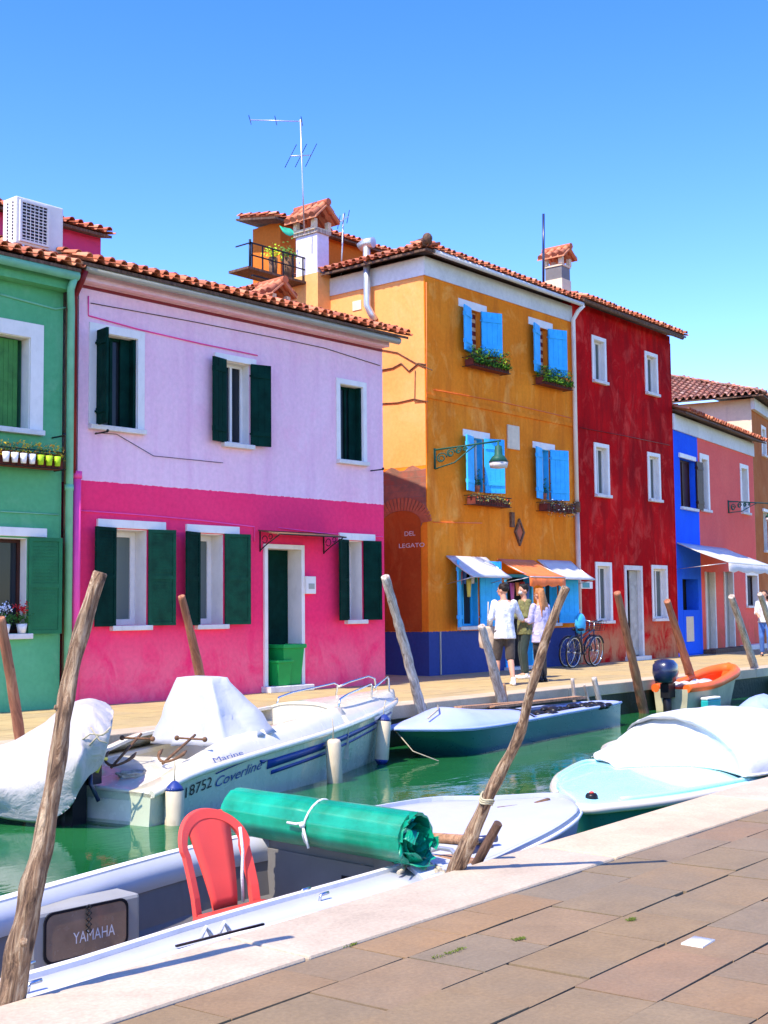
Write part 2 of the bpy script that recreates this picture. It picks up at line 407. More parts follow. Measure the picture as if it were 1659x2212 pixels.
def wall_mat():
    m, nt, p = _new('algae_quay_wall'); b = NB(nt)
    br = b.N('ShaderNodeTexBrick'); br.inputs['Scale'].default_value = 3.5; b.L(b.mapping((1, 1, 1), rot=(PI/2, 0, 0)), br.inputs['Vector'])
    br.inputs['Color1'].default_value = (.08, .05, .035, 1); br.inputs['Color2'].default_value = (.13, .08, .05, 1); br.inputs['Mortar'].default_value = (.05, .045, .035, 1)
    z = b.sep()[2]; t = b.math('ADD', b.math('MULTIPLY', z, -3.0), b.math('MULTIPLY', b.noise(4, 5), .6), clamp=True)
    c = b.mix(t, br.outputs['Color'], (.02, .028, .012)); b.L(c, p.inputs['Base Color']); p.inputs['Roughness'].default_value = .7
    b.L(b.bump(b.noise(12, 5), .5, .03), p.inputs['Normal']); return m
M['quaywall'] = wall_mat()
def brick_mat():
    m, nt, p = _new('old_brick'); b = NB(nt)
    br = b.N('ShaderNodeTexBrick'); br.inputs['Scale'].default_value = 4.2; b.L(b.mapping((1, 1, 1), rot=(PI/2, 0, PI/2)), br.inputs['Vector'])
    br.inputs['Color1'].default_value = (.30, .085, .05, 1); br.inputs['Color2'].default_value = (.38, .15, .09, 1); br.inputs['Mortar'].default_value = (.24, .14, .10, 1)
    br.inputs['Brick Width'].default_value = .55; br.inputs['Row Height'].default_value = .28
    n = b.noise(3, 6, .7); c = b.mix(b.ramp(n, [(.42, 0.), (.6, 1.)]), br.outputs['Color'], (.20, .10, .065))
    b.L(c, p.inputs['Base Color']); p.inputs['Roughness'].default_value = .9
    b.L(b.bump(b.math('ADD', br.outputs['Fac'], n), .6, .02), p.inputs['Normal']); return m
M['brick'] = brick_mat()

# ------------------------------------------------------------------ setting
ZW = -0.55
def near_out(x): return 3.62+.053*x
def near_in(x): return 3.265+.027*x
def far_edge(x): return 11.1+.016*(x-13) if x < 26 else 11.308+.11*(x-26)
mb = MB(); mb.q([(-1500, -1500, -1.6), (1500, -1500, -1.6), (1500, 1500, -1.6), (-1500, 1500, -1.6)]); struct('ground', mb, M['earth'])
mb = MB(); mb.q([(-60, 2.5, ZW), (160, 8, ZW), (160, 30, ZW), (-60, 13, ZW)]); struct('canal_water', mb, M['water'])

def poly_extrude(mb, pts, z0, z1):
    n = len(mb.v); k = len(pts)
    mb.v += [Vector((x, y, z0)) for x, y in pts]+[Vector((x, y, z1)) for x, y in pts]
    mb.f.append(tuple(range(n, n+k))[::-1]); mb.sm.append(False)
    mb.f.append(tuple(range(n+k, n+2*k))); mb.sm.append(False)
    for i in range(k):
        j = (i+1) % k; mb.f.append((n+i, n+j, n+k+j, n+k+i)); mb.sm.append(False)
# near bank core (dark joint colour shows between the slabs)
xs = [-60, 0, 20, 60, 150]
mb = MB(); poly_extrude(mb, [(x, near_out(x)-.06) for x in xs][::-1]+[(-60, -60), (150, -60)], -1.5, -.022)
struct('near_bank', mb, paint('joint_sand', (.13, .095, .06), .95, .3, 20, .3))
# slabs
def slab_rows(mb, x0, x1, ylow, yhigh, rows, lens, zt, gap=.008, shear=0.0, rs=3, jit=.003):
    rnd = random.Random(rs); v = 0.0; H = yhigh
    while v < ylow:
        h = rnd.uniform(*rows)
        x = x0+rnd.uniform(-1, 0)
        while x < x1:
            l = rnd.uniform(*lens)
            jj = [(rnd.uniform(-.006, .006), rnd.uniform(-.006, .006)) for _ in range(4)]; za = zt+rnd.uniform(-jit, jit); n = len(mb.v); P = []
            for zz in (zt-.02, za):
                for (xx, vv) in ((x+gap/2, v+gap/2), (x+l-gap/2, v+gap/2), (x+l-gap/2, v+h-gap/2), (x+gap/2, v+h-gap/2)):
                    P.append(Vector((xx+vv*shear+jj[len(P) % 4][0], H(xx)-vv+jj[len(P) % 4][1], zz)))
            mb.v += P
            for a in ((4, 5, 6, 7), (0, 1, 5, 4), (1, 2, 6, 5), (2, 3, 7, 6), (3, 0, 4, 7)):
                mb.f.append(tuple(n+i for i in a)); mb.sm.append(False)
            x += l
        v += h
    return mb
mb = slab_rows(MB(), -12, 45, 9.0, lambda x: near_in(x)-.004, (.24, .36), (.35, .72), 0.0, .007, .08)
mb.v  # noqa
struct('near_pavement', mb, M['slabs'])
mb = MB()
rnd = random.Random(5); x = -12.0
while x < 60:
    l = rnd.uniform(1.5, 2.4); n = len(mb.v); a, b_ = x+.006, x+l-.006
    P = []
    for zz in (-.20, 0.012):
        for (xx, yy) in ((a, near_in(a)), (b_, near_in(b_)), (b_, near_out(b_)), (a, near_out(a))): P.append(Vector((xx, yy, zz+rnd.uniform(0, .002))))
    mb.v += P
    for q in ((4, 5, 6, 7), (0, 1, 5, 4), (1, 2, 6, 5), (2, 3, 7, 6), (3, 0, 4, 7), (0, 3, 2, 1)): mb.f.append(tuple(n+i for i in q)); mb.sm.append(False)
    x += l
struct('near_quay_edge', mb, M['edge'], bevel=.012)
mb = MB()
for a, b_ in zip(xs, xs[1:]): mb.q([(a, near_out(a)-.04, -1.55), (b_, near_out(b_)-.04, -1.55), (b_, near_out(b_)-.04, -.2), (a, near_out(a)-.04, -.2)])
struct('near_quay_wall', mb, M['quaywall'])
# far bank
fx = [-60, 0, 13, 26, 60, 150]
mb = MB(); poly_extrude(mb, [(x, far_edge(x)+.06) for x in fx]+[(150, 90), (-60, 90)], -1.5, -.022); struct('far_bank', mb, M['earth'])
mb = slab_rows(MB(), -4, 60, 4.9, lambda x: far_edge(x)+5.35, (.5, .6), (.7, 1.2), 0.0, .006, 0, 9, .001); struct('far_pavement', mb, M['farslabs'])
mb = MB(); x = -8.0; rnd = random.Random(8)
while x < 60:
    l = rnd.uniform(1.6, 2.4); n = len(mb.v); a, b_ = x+.003, x+l-.003; P = []
    for zz in (-.18, .006):
        for (xx, yy) in ((a, far_edge(a)), (b_, far_edge(b_)), (b_, far_edge(b_)+.45), (a, far_edge(a)+.45)): P.append(Vector((xx, yy, zz)))
    mb.v += P
    for q in ((4, 5, 6, 7), (0, 1, 5, 4), (1, 2, 6, 5), (2, 3, 7, 6), (3, 0, 4, 7), (0, 3, 2, 1)): mb.f.append(tuple(n+i for i in q)); mb.sm.append(False)
    x += l
struct('far_quay_edge', mb, M['edge'], bevel=.012)
mb = MB()
for a, b_ in zip(fx, fx[1:]): mb.q([(a, far_edge(a)+.03, -1.55), (b_, far_edge(b_)+.03, -1.55), (b_, far_edge(b_)+.03, -.18), (a, far_edge(a)+.03, -.18)])
struct('far_quay_wall', mb, M['quaywall'])
# pale repaired slab and moss in the joints
P = [g(1471, 2040), g(1518, 2048), g(1545, 2032), g(1500, 2024)]
mb = MB(); n = 0
mb.slab([[P[0]+Vector((0, 0, .005)), P[1]+Vector((0, 0, .005))], [P[3]+Vector((0, 0, .005)), P[2]+Vector((0, 0, .005))]], .02)
solo('stone_patch', mb, M['stone'], 'small pale square stone inset among the brown paving slabs', 'paving stone')
def tuft_mb(pts, n, spread, size, rs=1, zj=.01):
    rnd = random.Random(rs); mb = MB()
    for i in range(n):
        a = rnd.choice(range(len(pts)-1)); t = rnd.random(); p = pts[a].lerp(pts[a+1], t)
        p = p+Vector((rnd.gauss(0, spread), rnd.gauss(0, spread), rnd.uniform(0, zj)))
        s_ = size*rnd.uniform(.5, 1.3); d = Vector((rnd.uniform(-1, 1), rnd.uniform(-1, 1), rnd.uniform(.2, 1))).normalized(); u = d.orthogonal().normalized()
        mb.q([p-u*s_*.4, p+u*s_*.4, p+d*s_])
    return mb
k = 0
for line in ([(1055, 2052), (1075, 2045), (1090, 2040)], [(1112, 2033), (1132, 2028)], [(935, 2073), (975, 2060), (1000, 2050)], [(1360, 1990), (1370, 1986)]):
    pts = [g(*q) for q in line] if k else [g(725+0, 2050), g(752, 2044), g(770, 2040)]
    mb = tuft_mb([p+Vector((0, 0, .002)) for p in pts], 150, .006, .008, k+3, .004); k += 1
    o = struct('moss', mb, M['moss'], kind='stuff'); o['label'] = 'green moss growing in the paving joint'; o['category'] = 'moss'

# ------------------------------------------------------------------ building helpers
class Fac:
    """a facade: A (left foot) to B (right foot), local frame x along, -y outwards, z up"""
    def __init__(s, A, B):
        s.A = Vector((A[0], A[1], 0)); s.B = Vector((B[0], B[1], 0)); d = s.B-s.A; s.L = d.length; s.d = d.normalized()
        s.n = Vector((s.d.y, -s.d.x, 0)); s.rz = math.atan2(s.d.y, s.d.x)
    def at(s, x, y, off=0.0):
        v = ray(x, y); c = s.n.dot(s.A)+off; t = (c-s.n.dot(C0))/s.n.dot(v); p = C0+v*t
        return ((p-s.A).dot(s.d), p.z)
    def rect(s, x0, y0, x1, y1):
        u0, z1 = s.at(x0, y0); u1, z0 = s.at(x1, y1); return [u0, z0, u1, z1]
    def w(s, u, y, z): return s.A+s.d*u-s.n*y+Vector((0, 0, z))
def facade_mb(L, H, openings, rec=.34):
    mb = MB(True)
    us = sorted(set([0, L]+[o[0] for o in openings]+[o[2] for o in openings]))
    zs = sorted(set([0, H]+[o[1] for o in openings]+[o[3] for o in openings]))
    for a, b_ in zip(us, us[1:]):
        for c, d in zip(zs, zs[1:]):
            cu, cz = (a+b_)/2, (c+d)/2
            if any(o[0] < cu < o[2] and o[1] < cz < o[3] for o in openings): continue
            mb.q([(a, 0, c), (b_, 0, c), (b_, 0, d), (a, 0, d)])
    for u0, z0, u1, z1 in openings:
        mb.q([(u0, 0, z0), (u0, rec, z0), (u0, rec, z1), (u0, 0, z1)]); mb.q([(u1, 0, z0), (u1, rec, z0), (u1, rec, z1), (u1, 0, z1)])
        mb.q([(u0, 0, z0), (u1, 0, z0), (u1, rec, z0), (u0, rec, z0)]); mb.q([(u0, 0, z1), (u1, 0, z1), (u1, rec, z1), (u0, rec, z1)])
    return mb
def house(name, fac, H, D, wallm, openings, label, cat='house', gable=0.0, extra=None):
    t = thing(name, label, cat, fac.A, fac.rz)
    t.empty_display_size = .5
    mb = facade_mb(fac.L, H, openings)
    L = fac.L; zr = H+gable
    mb.q([(0, 0, 0), (0, 0, H), (0, D/2, zr), (0, D, H), (0, D, 0)]); mb.q([(L, 0, 0), (L, 0, H), (L, D/2, zr), (L, D, H), (L, D, 0)])
    mb.q([(0, D, 0), (L, D, 0), (L, D, H), (0, D, H)])
    wl = part('wall', mb, wallm, t)
    return t, wl
def shutter_mb(hinge_u, y, z0, z1, w, ang, side, slats=False, th=.035):
    """leaf turned by ang degrees from closed; side 'l' hinges on the left jamb"""
    a = R(ang); sg = 1 if side == 'l' else -1
    M_ = Matrix.Translation(Vector((hinge_u, y, 0))) @ Matrix.Rotation(-a*sg, 4, 'Z') @ Matrix.Diagonal((sg, 1, 1, 1))
    mb = MB(True)
    if slats:
        f = .05
        mb.box(0, 0, z0, f, th, z1, M_); mb.box(w-f, 0, z0, w, th, z1, M_)
        mb.box(f, 0, z0, w-f, th, z0+f, M_); mb.box(f, 0, z1-f, w-f, th, z1, M_); mb.box(f, 0, (z0+z1)/2-.03, w-f, th, (z0+z1)/2+.03, M_)
        z = z0+f+.01
        while z < z1-f-.03:
            if not (z0+z1)/2-.05 < z < (z0+z1)/2+.03: mb.box(f, .008, z, w-f, .026, z+.028, M_)
            z += .045
        mb.box(f, .014, z0+f, w-f, .02, z1-f, M_)
    else:
        n = max(3, int(w/.11))
        for i in range(n): mb.box(w*i/n+.003, 0, z0, w*(i+1)/n-.003, th, z1, M_)
        mb.box(.01, .004, z0+.01, w-.01, th-.006, z1-.01, M_)
        for zz in (z0+.16, z1-.22): mb.box(.02, -.018, zz, w-.02, .001, zz+.08, M_); mb.box(.02, th-.001, zz, w-.02, th+.016, zz+.08, M_)
        mb.box(-.004, -.024, z0+.18, .12, -.017, z0+.21, M_); mb.box(-.004, -.024, z1-.2, .12, -.017, z1-.17, M_)
    return mb
def window(H, o, surr=.0, lintel=None, sill=.05, frame='white', glass='glass', back=None, shut=(), rec=.2, jamb='white', name='window',
           lout=.05, sout=.09, mull=True, surrm='white', lab=None, sillm='stone', plain=False, fw=.045):
    u0, z0, u1, z1 = o; f = fw
    mb = MB(True)
    # jamb lining (painted reveal)
    if jamb:
        mb.box(u0-.001, .004, z0, u0+.012, rec, z1); mb.box(u1-.012, .004, z0, u1+.001, rec, z1); mb.box(u0+.012, .004, z1-.012, u1-.012, rec, z1+.001)
    if surr:
        mb.box(u0-surr, -.022, z0-.0, u0+.002, .003, z1+surr); mb.box(u1-.002, -.022, z0, u1+surr, .003, z1+surr); mb.box(u0+.002, -.022, z1-.002, u1-.002, .003, z1+surr)
    if not jamb and not surr: mb.box(u0+.001, rec-.03, z0+.001, u1-.001, rec-.012, z0+.03)
    w_ = part(name, mb, M[surrm], H, lab)
    if lintel: part('lintel', MB(True).box(u0-lintel[0], -lout, z1+lintel[2], u1+lintel[1], .002, z1+lintel[2]+lintel[3]), M['white'], w_, bevel=.006)
    if sill: part('sill', MB(True).box(u0-max(surr, .06), -sout, z0-.075, u1+max(surr, .06), .05, z0-.002), M[sillm], w_, bevel=.008)
    if not plain:
        mb = MB(True); y0, y1 = rec-.055, rec-.01; a, b_, c, d = u0+.014, u1-.014, z0+.002, z1-.014
        mb.box(a, y0, c, a+f, y1, d); mb.box(b_-f, y0, c, b_, y1, d); mb.box(a+f, y0, c, b_-f, y1, c+f); mb.box(a+f, y0, d-f, b_-f, y1, d)
        if mull: mb.box((a+b_)/2-f*.5, y0-.004, c+f, (a+b_)/2+f*.5, y1-.002, d-f)
        part('frame', mb, M[frame], w_)
        part('pane', MB(True).box(a+.01, rec-.028, c+.01, b_-.01, rec-.022, d-.01), M[glass], w_)
    if back: part('curtain', MB(True).box(u0+.01, rec+.0, z0+.01, u1-.01, rec+.02, z1-.01), M[back], w_)
    for s_ in shut:
        side, w1, ang, mt, sl = s_
        hu = (u0-.004) if side == 'l' else (u1+.004)
        part('shutter', shutter_mb(hu, -.03, z0-.01, z1+.01, w1, ang, side, sl), M[mt], w_)
    return w_
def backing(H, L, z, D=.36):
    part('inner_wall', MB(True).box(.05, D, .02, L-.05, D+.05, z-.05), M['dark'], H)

def roof(H, L, y0, z0, D, rise, x0=-.15, x1=None, mt='tile', pitch_w=.19, tl=.38, rs=1, ridge=True, name='roof', back=True, hipl=0, hipr=0, X=None):
    """pantile roof: eave at (y0,z0), ridge at (y0+D, z0+rise); every tile its own shell, plus boarding"""
    rnd = random.Random(rs); x1 = L+.15 if x1 is None else x1
    mb = MB(True); S = math.hypot(D, rise); dy, dz = D/S, rise/S; N_ = Vector((0, -dz, dy))
    bd = MB(True)
    P = [[Vector((x0+.02, y0+.03, z0-.012)), Vector((x0+.02+hipl*D, y0+D, z0+rise-.012))], [Vector((x1-.02, y0+.03, z0-.012)), Vector((x1-.02-hipr*D, y0+D, z0+rise-.012))]]
    bd.slab(P, .045)
    rows = int(S/(tl*.8))+1; cols = int(round((x1-x0)/pitch_w)); pw = (x1-x0)/cols
    for r in range(rows):
        s0 = r*tl*.8
        if s0 > S-.05: break
        s1 = min(s0+tl, S+.02)
        for c in range(cols):
            if (hipl and (c+.5)*pw < dy*s0) or (hipr and x1-x0-(c+.5)*pw < dy*s0): continue
            cx = x0+(c+.5)*pw+rnd.uniform(-.006, .006); lift = rnd.uniform(0, .008); js = rnd.uniform(-.02, .02) if r else rnd.uniform(-.035, .035)
            for over in (1, 0):
                ra, rb = (pw*.30, pw*.24) if over else (pw*.22, pw*.28)
                cc = cx if over else cx+pw/2
                rings = []
                for (ss, rr, hh) in ((s0+js, ra, .012*over+.018*(r > 0)), (s1, rb, 0)):
                    ring = []
                    for j in range(7):
                        t = PI*j/6
                        ox = math.cos(t)*rr; oz = math.sin(t)*rr*(1.0 if over else -1.0)
                        base = Vector((cc+ox, y0+dy*ss, z0+dz*ss))
                        ring.append(base+N_*(oz*1.0+(.045 if over else .045)+hh+lift))
                    rings.append(ring)
                n = len(mb.v)
                mb.loft(rings, closed=False, caps=False)
                # thickness lip at the lower end
                lip = [p-(N_*.016 if over else -N_*.0) + Vector((0, 0, 0)) for p in rings[0]]
                if r == 0 or True:
                    inner = [rings[0][3]+(p-rings[0][3])*.82-N_*(.012 if over else -.012) for p in rings[0]]
                    mb.loft([rings[0], inner], closed=False, caps=False, smooth=False)
    if X is not None: mb.xf(X); bd.xf(X)
    ro = part(name, mb, M[mt], H)
    part('eave_board', bd, M['darkwood'], ro)
    if back:
        b2 = MB(True); yb = y0+2*D
        P = [[Vector((xx, y0+D, z0+rise+.03)), Vector((xx, yb, z0+.03))] for xx in (x0, x1)]; b2.slab(P, .05)
        part('rear_slope', b2, M['tileold'], ro)
    if ridge:
        rm = MB(True); x = x0
        while x < x1:
            rm.tube([(x, y0+D, z0+rise+.05), (x+.36, y0+D, z0+rise+.06)], [.085, .10], 8); x += .33
        part('ridge', rm, M[mt], ro)
    return ro
def pipe_clips(mb, pts, r): return mb
def chimney_cap(parent, cx, cy, z, hx, hy, rise, mt='tile', rs=2):
    """little pitched tile roof on four stubs"""
    mb = MB(True)
    for sx in (-1, 1):
        for sy in (-1, 1): mb.box(cx+sx*hx*.72-.05, cy+sy*hy*.72-.05, z, cx+sx*hx*.72+.05, cy+sy*hy*.72+.05, z+.18)
    mb.box(cx-hx*.85, cy-hy*.85, z-.05, cx+hx*.85, cy+hy*.85, z)
    part('chimney_stubs', mb, M['cream'], parent)
    rnd = random.Random(rs); mb = MB(True); z1 = z+.18
    P = [[Vector((cx-hx*1.25, cy-hy*1.3, z1)), Vector((cx, cy-hy*1.3, z1+rise)), Vector((cx+hx*1.25, cy-hy*1.3, z1))], [Vector((cx-hx*1.25, cy+hy*1.3, z1)), Vector((cx, cy+hy*1.3, z1+rise)), Vector((cx+hx*1.25, cy+hy*1.3, z1))]]
    mb.slab(P, .04)
    n = int(2*hy*1.3/.17)
    for i in range(n):
        yy = cy-hy*1.3+(i+.5)*(2*hy*1.3/n)
        for s_ in (-1, 1):
            for k_ in range(2):
                a = Vector((cx+s_*hx*(1.32-.64*k_), yy+rnd.uniform(-.01, .01), z1+.02+rise*.47*k_)); b_ = Vector((cx+s_*hx*(.62-.6*k_), yy, z1+.03+rise*(.5+.48*k_)))
                mb.tube([a, b_], [.075, .06], 8)
    mb.tube([(cx, cy-hy*1.36, z1+rise+.03), (cx, cy+hy*1.36, z1+rise+.03)], .08, 8)
    part('chimney_roof', mb, M[mt], parent)
def flowerbox(H, u0, u1, z, mats, dep_=.22, h=.16, rail=True, dens=420, up=.17, rs=1, planter='planter', label=None, cat='flower box', group=None, fac=None, droop=.1):
    """window box hanging in front of a sill, a thing of its own"""
    t = thing('flower_box', label, cat, fac.w((u0+u1)/2, 0, z-h), fac.rz, group)
    w = (u1-u0)/2; rnd = random.Random(rs)
    mb = MB(True); mb.box(-w, -dep_-.05, 0, w, -.06, .02); mb.box(-w, -dep_-.05, .02, w, -dep_-.03, h); mb.box(-w, -.08, .02, w, -.06, h)
    mb.box(-w, -dep_-.03, .02, -w+.02, -.08, h); mb.box(w-.02, -dep_-.03, .02, w, -.08, h); mb.box(-w+.02, -dep_-.03, .02, w-.02, -.08, h-.03)
    part('planter', mb, M[planter], t)
    if rail:
        mb = MB(True)
        for zz in (.0, h+.03): mb.tube([(-w-.03, -.0, zz), (-w-.03, -dep_-.07, zz), (w+.03, -dep_-.07, zz), (w+.03, 0, zz)], .007, 5)
        for i in range(int(2*w/.09)+1): xx = -w+i*.09; mb.tube([(xx, -dep_-.07, 0), (xx, -dep_-.07, h+.03)], .005, 4)
        part('rail', mb, M['iron'], t)
    for k_, (mt, frac, zoff, nm) in enumerate(mats):
        mb = MB(True)
        for i in range(int(dens*frac)):
            p = Vector((rnd.uniform(-w-.02, w+.02), rnd.uniform(-dep_-.10, -.04), h+rnd.uniform(-.04, up)*(1-.3*abs(rnd.gauss(0, .4)))+zoff))
            if rnd.random() < .35: p.z = h-rnd.uniform(0, droop); p.y = -dep_-rnd.uniform(.04, .10)
            s_ = rnd.uniform(.02, .045)*(1.5 if up > .2 else 1); d = Vector((rnd.uniform(-1, 1), rnd.uniform(-1, .4), rnd.uniform(-.2, 1))).normalized(); q = d.orthogonal().normalized()*s_*.6
            mb.q([p-q, p+d*s_*.5-q*.2, p+d*s_, p+q])
        fo_ = part(nm, mb, M[mt], t); fo_['kind'] = 'stuff'
    return t

# ------------------------------------------------------------------ PINK HOUSE
fp = Fac((10.41, 14.72), (16.79, 14.55))
r = fp.rect
W1 = r(207, 716, 296, 928); W2 = r(484, 779, 538, 962); W3 = r(733, 828, 784, 998)
G1 = r(246, 1142, 316, 1350); G2 = r(427, 1152, 482, 1348); G3 = r(748, 1168, 783, 1338); DP = r(574, 1183, 650, 1474)
for w_ in (W1, W2, W3): pass
pink, pw = house('pink_house', fp, 6.2, 7.0, M['pinkplaster'], [W1, W2, W3, G1, G2, G3, [DP[0], .1, DP[2], DP[3]]],
                 'two storey house with hot pink ground floor and lilac upper floor, green shutters', gable=1.5)
backing(pink, fp.L, 6.1)
window(pink, W1, surr=.12, frame='dkgreen', shut=(('l', .30, 97, 'dkgreen', False),), lab=None, jamb='white')
window(pink, W2, surr=.0, lintel=(.22, .12, .0, .10), frame='white', shut=(('l', .34, 166, 'dkgreen', False), ('r', .36, 165, 'dkgreen', False)))
window(pink, W3, surr=.09, frame='dkgreen')
for W_ in (W1, W3): part('folded_shutter', MB(True).box(W_[2]-.06, .015, W_[1]+.02, W_[2]-.018, .19, W_[3]-.02).box(W_[2]-.22, .12, W_[1]+.02, W_[2]-.06, .155, W_[3]-.02), M['dkgreen'], pink)
window(pink, G1, lintel=(.30, .32, .01, .12), shut=(('l', .44, 164, 'dkgreen', True), ('r', .43, 165, 'litgreen', True)), back='curtain', mull=False, glass='netglass', rec=.32, fw=.085)
window(pink, G2, lintel=(.24, .30, .01, .12), shut=(('l', .42, 157, 'dkgreen', True), ('r', .44, 165, 'litgreen', True)), back='curtain', mull=False, glass='netglass', rec=.32, fw=.085)
window(pink, G3, lintel=(.20, .30, .01, .12), shut=(('l', .36, 160, 'dkgreen', True), ('r', .36, 165, 'dkgreen', True)), back='curtain', mull=False, glass='netglass', rec=.32, fw=.085)
# door
mb = MB(True); a, c, b_, d = DP
mb.box(a-.06, -.04, .10, a+.012, .33, d+.06); mb.box(b_-.012, -.04, .10, b_+.06, .33, d+.06); mb.box(a+.012, -.04, d-.012, b_-.012, .33, d+.06)
dr = part('door_frame', mb, M['white'], pink)
part('door', MB(True).box(a+.014, .29, .12, b_-.014, .325, d-.014).box(a+.08, .275, .3, b_-.1, .29, 1.0).box(a+.08, .275, 1.15, b_-.1, .29, d-.15), M['dkgreen'], dr)
part('step', MB(True).box(a-.1, -.22, .002, b_+.1, .23, .10), M['stone'], dr, bevel=.01)
# green rubbish bins in the doorway
for i, (uu, s_, lb) in enumerate(((a+.48, 1.0, 'tall green plastic bin standing in the pink house doorway'), (a+.26, .62, 'small green plastic bin beside the taller bin in the doorway'))):
    mb = MB(); x0, y0, zb = uu, -.04-.1*i, .10
    P0 = fp.w(x0, y0+.12, zb); wv = .20*s_+.03; hh = .66*s_
    rings = [[P0+fp.d*(k*q[0])-fp.n*(k*q[1])+Vector((0, 0, zz)) for q in ((-1, -1), (1, -1), (1, 1), (-1, 1))] for k, zz in ((wv*.8, .003), (wv, hh*.9), (wv*1.12, hh*.9), (wv*1.12, hh), (wv*.9, hh), (wv*.7, .03))]
    mb.loft(rings, smooth=False)
    solo('rubbish_bin', mb, M['binred'], lb, 'bin', bevel=.01)
# meter box, canopy over the door, cables, pipes, trim lines, painted eave shadow
mq = r(653, 1245, 674, 1283); o = part('meter_box', MB(True).box(mq[0], -.10, mq[1], mq[2], -.0, mq[3]), M['white'], pink, bevel=.01)
part('plaque', MB(True).box(mq[0]+.05, -.106, mq[1]+.08, mq[2]-.04, -.099, mq[3]-.12), M['gutter'], o)
ca = r(556, 1147, 712, 1164); mb = MB(True)
P = [[Vector((ca[0], -.02, 2.60)), Vector((ca[0], -.5, 2.52))], [Vector((ca[2]-.1, -.02, 2.60)), Vector((ca[2]-.1, -.5, 2.52))]]; mb.slab(P, .02)
cp = part('door_canopy', mb, M['rust'], pink)
mb = MB(True)
for u in (ca[0]+.05, ca[2]-.15):
    mb.tube([(u, -.01, 2.25), (u, -.01, 2.58)], .012, 6); mb.tube([(u, -.01, 2.27), (u, -.2, 2.38), (u, -.46, 2.5)], .010, 6)
    mb.tube([(u, -.12+.06*math.cos(t*PI/6), 2.44+.06*math.sin(t*PI/6)) for t in range(12)], .007, 5)
    mb.tube([(u, -.26+.04*math.cos(t*PI/6), 2.48+.04*math.sin(t*PI/6)) for t in range(12)], .007, 5)
mb.tube([(ca[0]+.05, -.5, 2.51), (ca[2]-.12, -.5, 2.51)], .012, 6)
part('canopy_bracket', mb, M['iron'], cp)
def wall_line(H, fac, pts, rad, mt, off=-.012, name='cable'):
    mb = MB(True); mb.tube([(lambda q: (q[0], off, q[1]))(fac.at(*p)) for p in pts], rad, 6); return part(name, mb, M[mt], H)
wall_line(pink, fp, [(190, 640), (190, 682), (300, 712), (430, 742), (555, 768)], .011, 'pinkpipe')
wall_line(pink, fp, [(172, 1103), (300, 1112), (430, 1124), (548, 1138), (548, 1170)], .012, 'pinkpipe')
wall_line(pink, fp, [(600, 1140), (700, 1152), (826, 1160)], .010, 'pinkpipe')
wall_line(pink, fp, [(195, 655), (400, 692), (620, 735), (700, 752), (820, 790)], .006, 'cable')
wall_line(pink, fp, [(205, 935), (250, 938), (330, 985), (480, 1000)], .005, 'cable', -.02)
gp = MB(True); n = 28
for i in range(1): gp.tube([(-.12, -.30, 6.13), (fp.L+.12, -.30, 6.10)], .065, 12)
part('gutter', gp, M['gutter'], pink)
part('cornice', MB(True).box(-.02, -.16, 6.0, fp.L+.02, .0, 6.2), M['pinkplaster'], pink)
part('eave_shadow_line', MB(True).box(.02, -.012, 5.93, fp.L, -.001, 5.975), M['redpipe'], pink)  # dark strip stands in for the thin shadow under the gutter
pp = MB(True); pp.tube([(-.10, -.30, 6.1), (-.12, -.2, 5.92), (-.13, -.07, 5.75), (-.13, -.07, 3.25)], .05, 10); part('drain_pipe', pp, M['redpipe'], pink)
pp = MB(True); pp.tube([(-.05, -.06, 3.25), (-.05, -.06, .05)], .062, 10); pp.tube([(-.05, -.06, 3.18), (-.05, -.06, 3.28)], .075, 10); part('drain_pipe', pp, M['pinkpipe'], pink)
roof(pink, fp.L, -.42, 6.20, 3.9, 1.22, -.22, fp.L+.30, rs=4)
# small chimney of the pink house
cc = on(590, 600, 17.6)
ch = part('chimney', MB().box(cc.x-.22, cc.y-.24, 6.6, cc.x+.22, cc.y+.24, 7.30), M['pinkplaster'], pink, label='short pink chimney with a tiled cap')
q = INV[pink.name] @ Vector((cc.x, cc.y, 0)); chimney_cap(ch, q.x, q.y, 7.33, .26, .27, .26, rs=5)
# white vent cap behind the ridge
vq = dep(690, 690, 25.6); mb = MB(); mb.tube([vq+Vector((0, 0, -.9)), vq], .07, 10); mb.tube([vq+Vector((0, 0, .0)), vq+Vector((0, 0, .02)), vq+Vector((0, 0, .24)), vq+Vector((0, 0, .25))], [.08, .17, .06, .01], 10)
solo('roof_vent', mb, M['galv'], 'small galvanised vent cowl rising behind the pink house roof', 'vent')
# iron hooks / bracket rods on pink & green walls
for (x0, y0, x1, y1, lb) in ((205, 937, 238, 932, 0), (112, 946, 148, 944, 0), (800, 1017, 838, 1015, 0)):
    p = fp.at(x0, y0); pq = fp.w(p[0], -.01, p[1]); mb = MB(); mb.tube([pq, pq+fp.n*.30], .012, 6); mb.tube([pq+fp.n*.28, pq+fp.n*.31+Vector((0, 0, .02))], .02, 6)
    part('iron_hook', mb, M['iron'], pink)

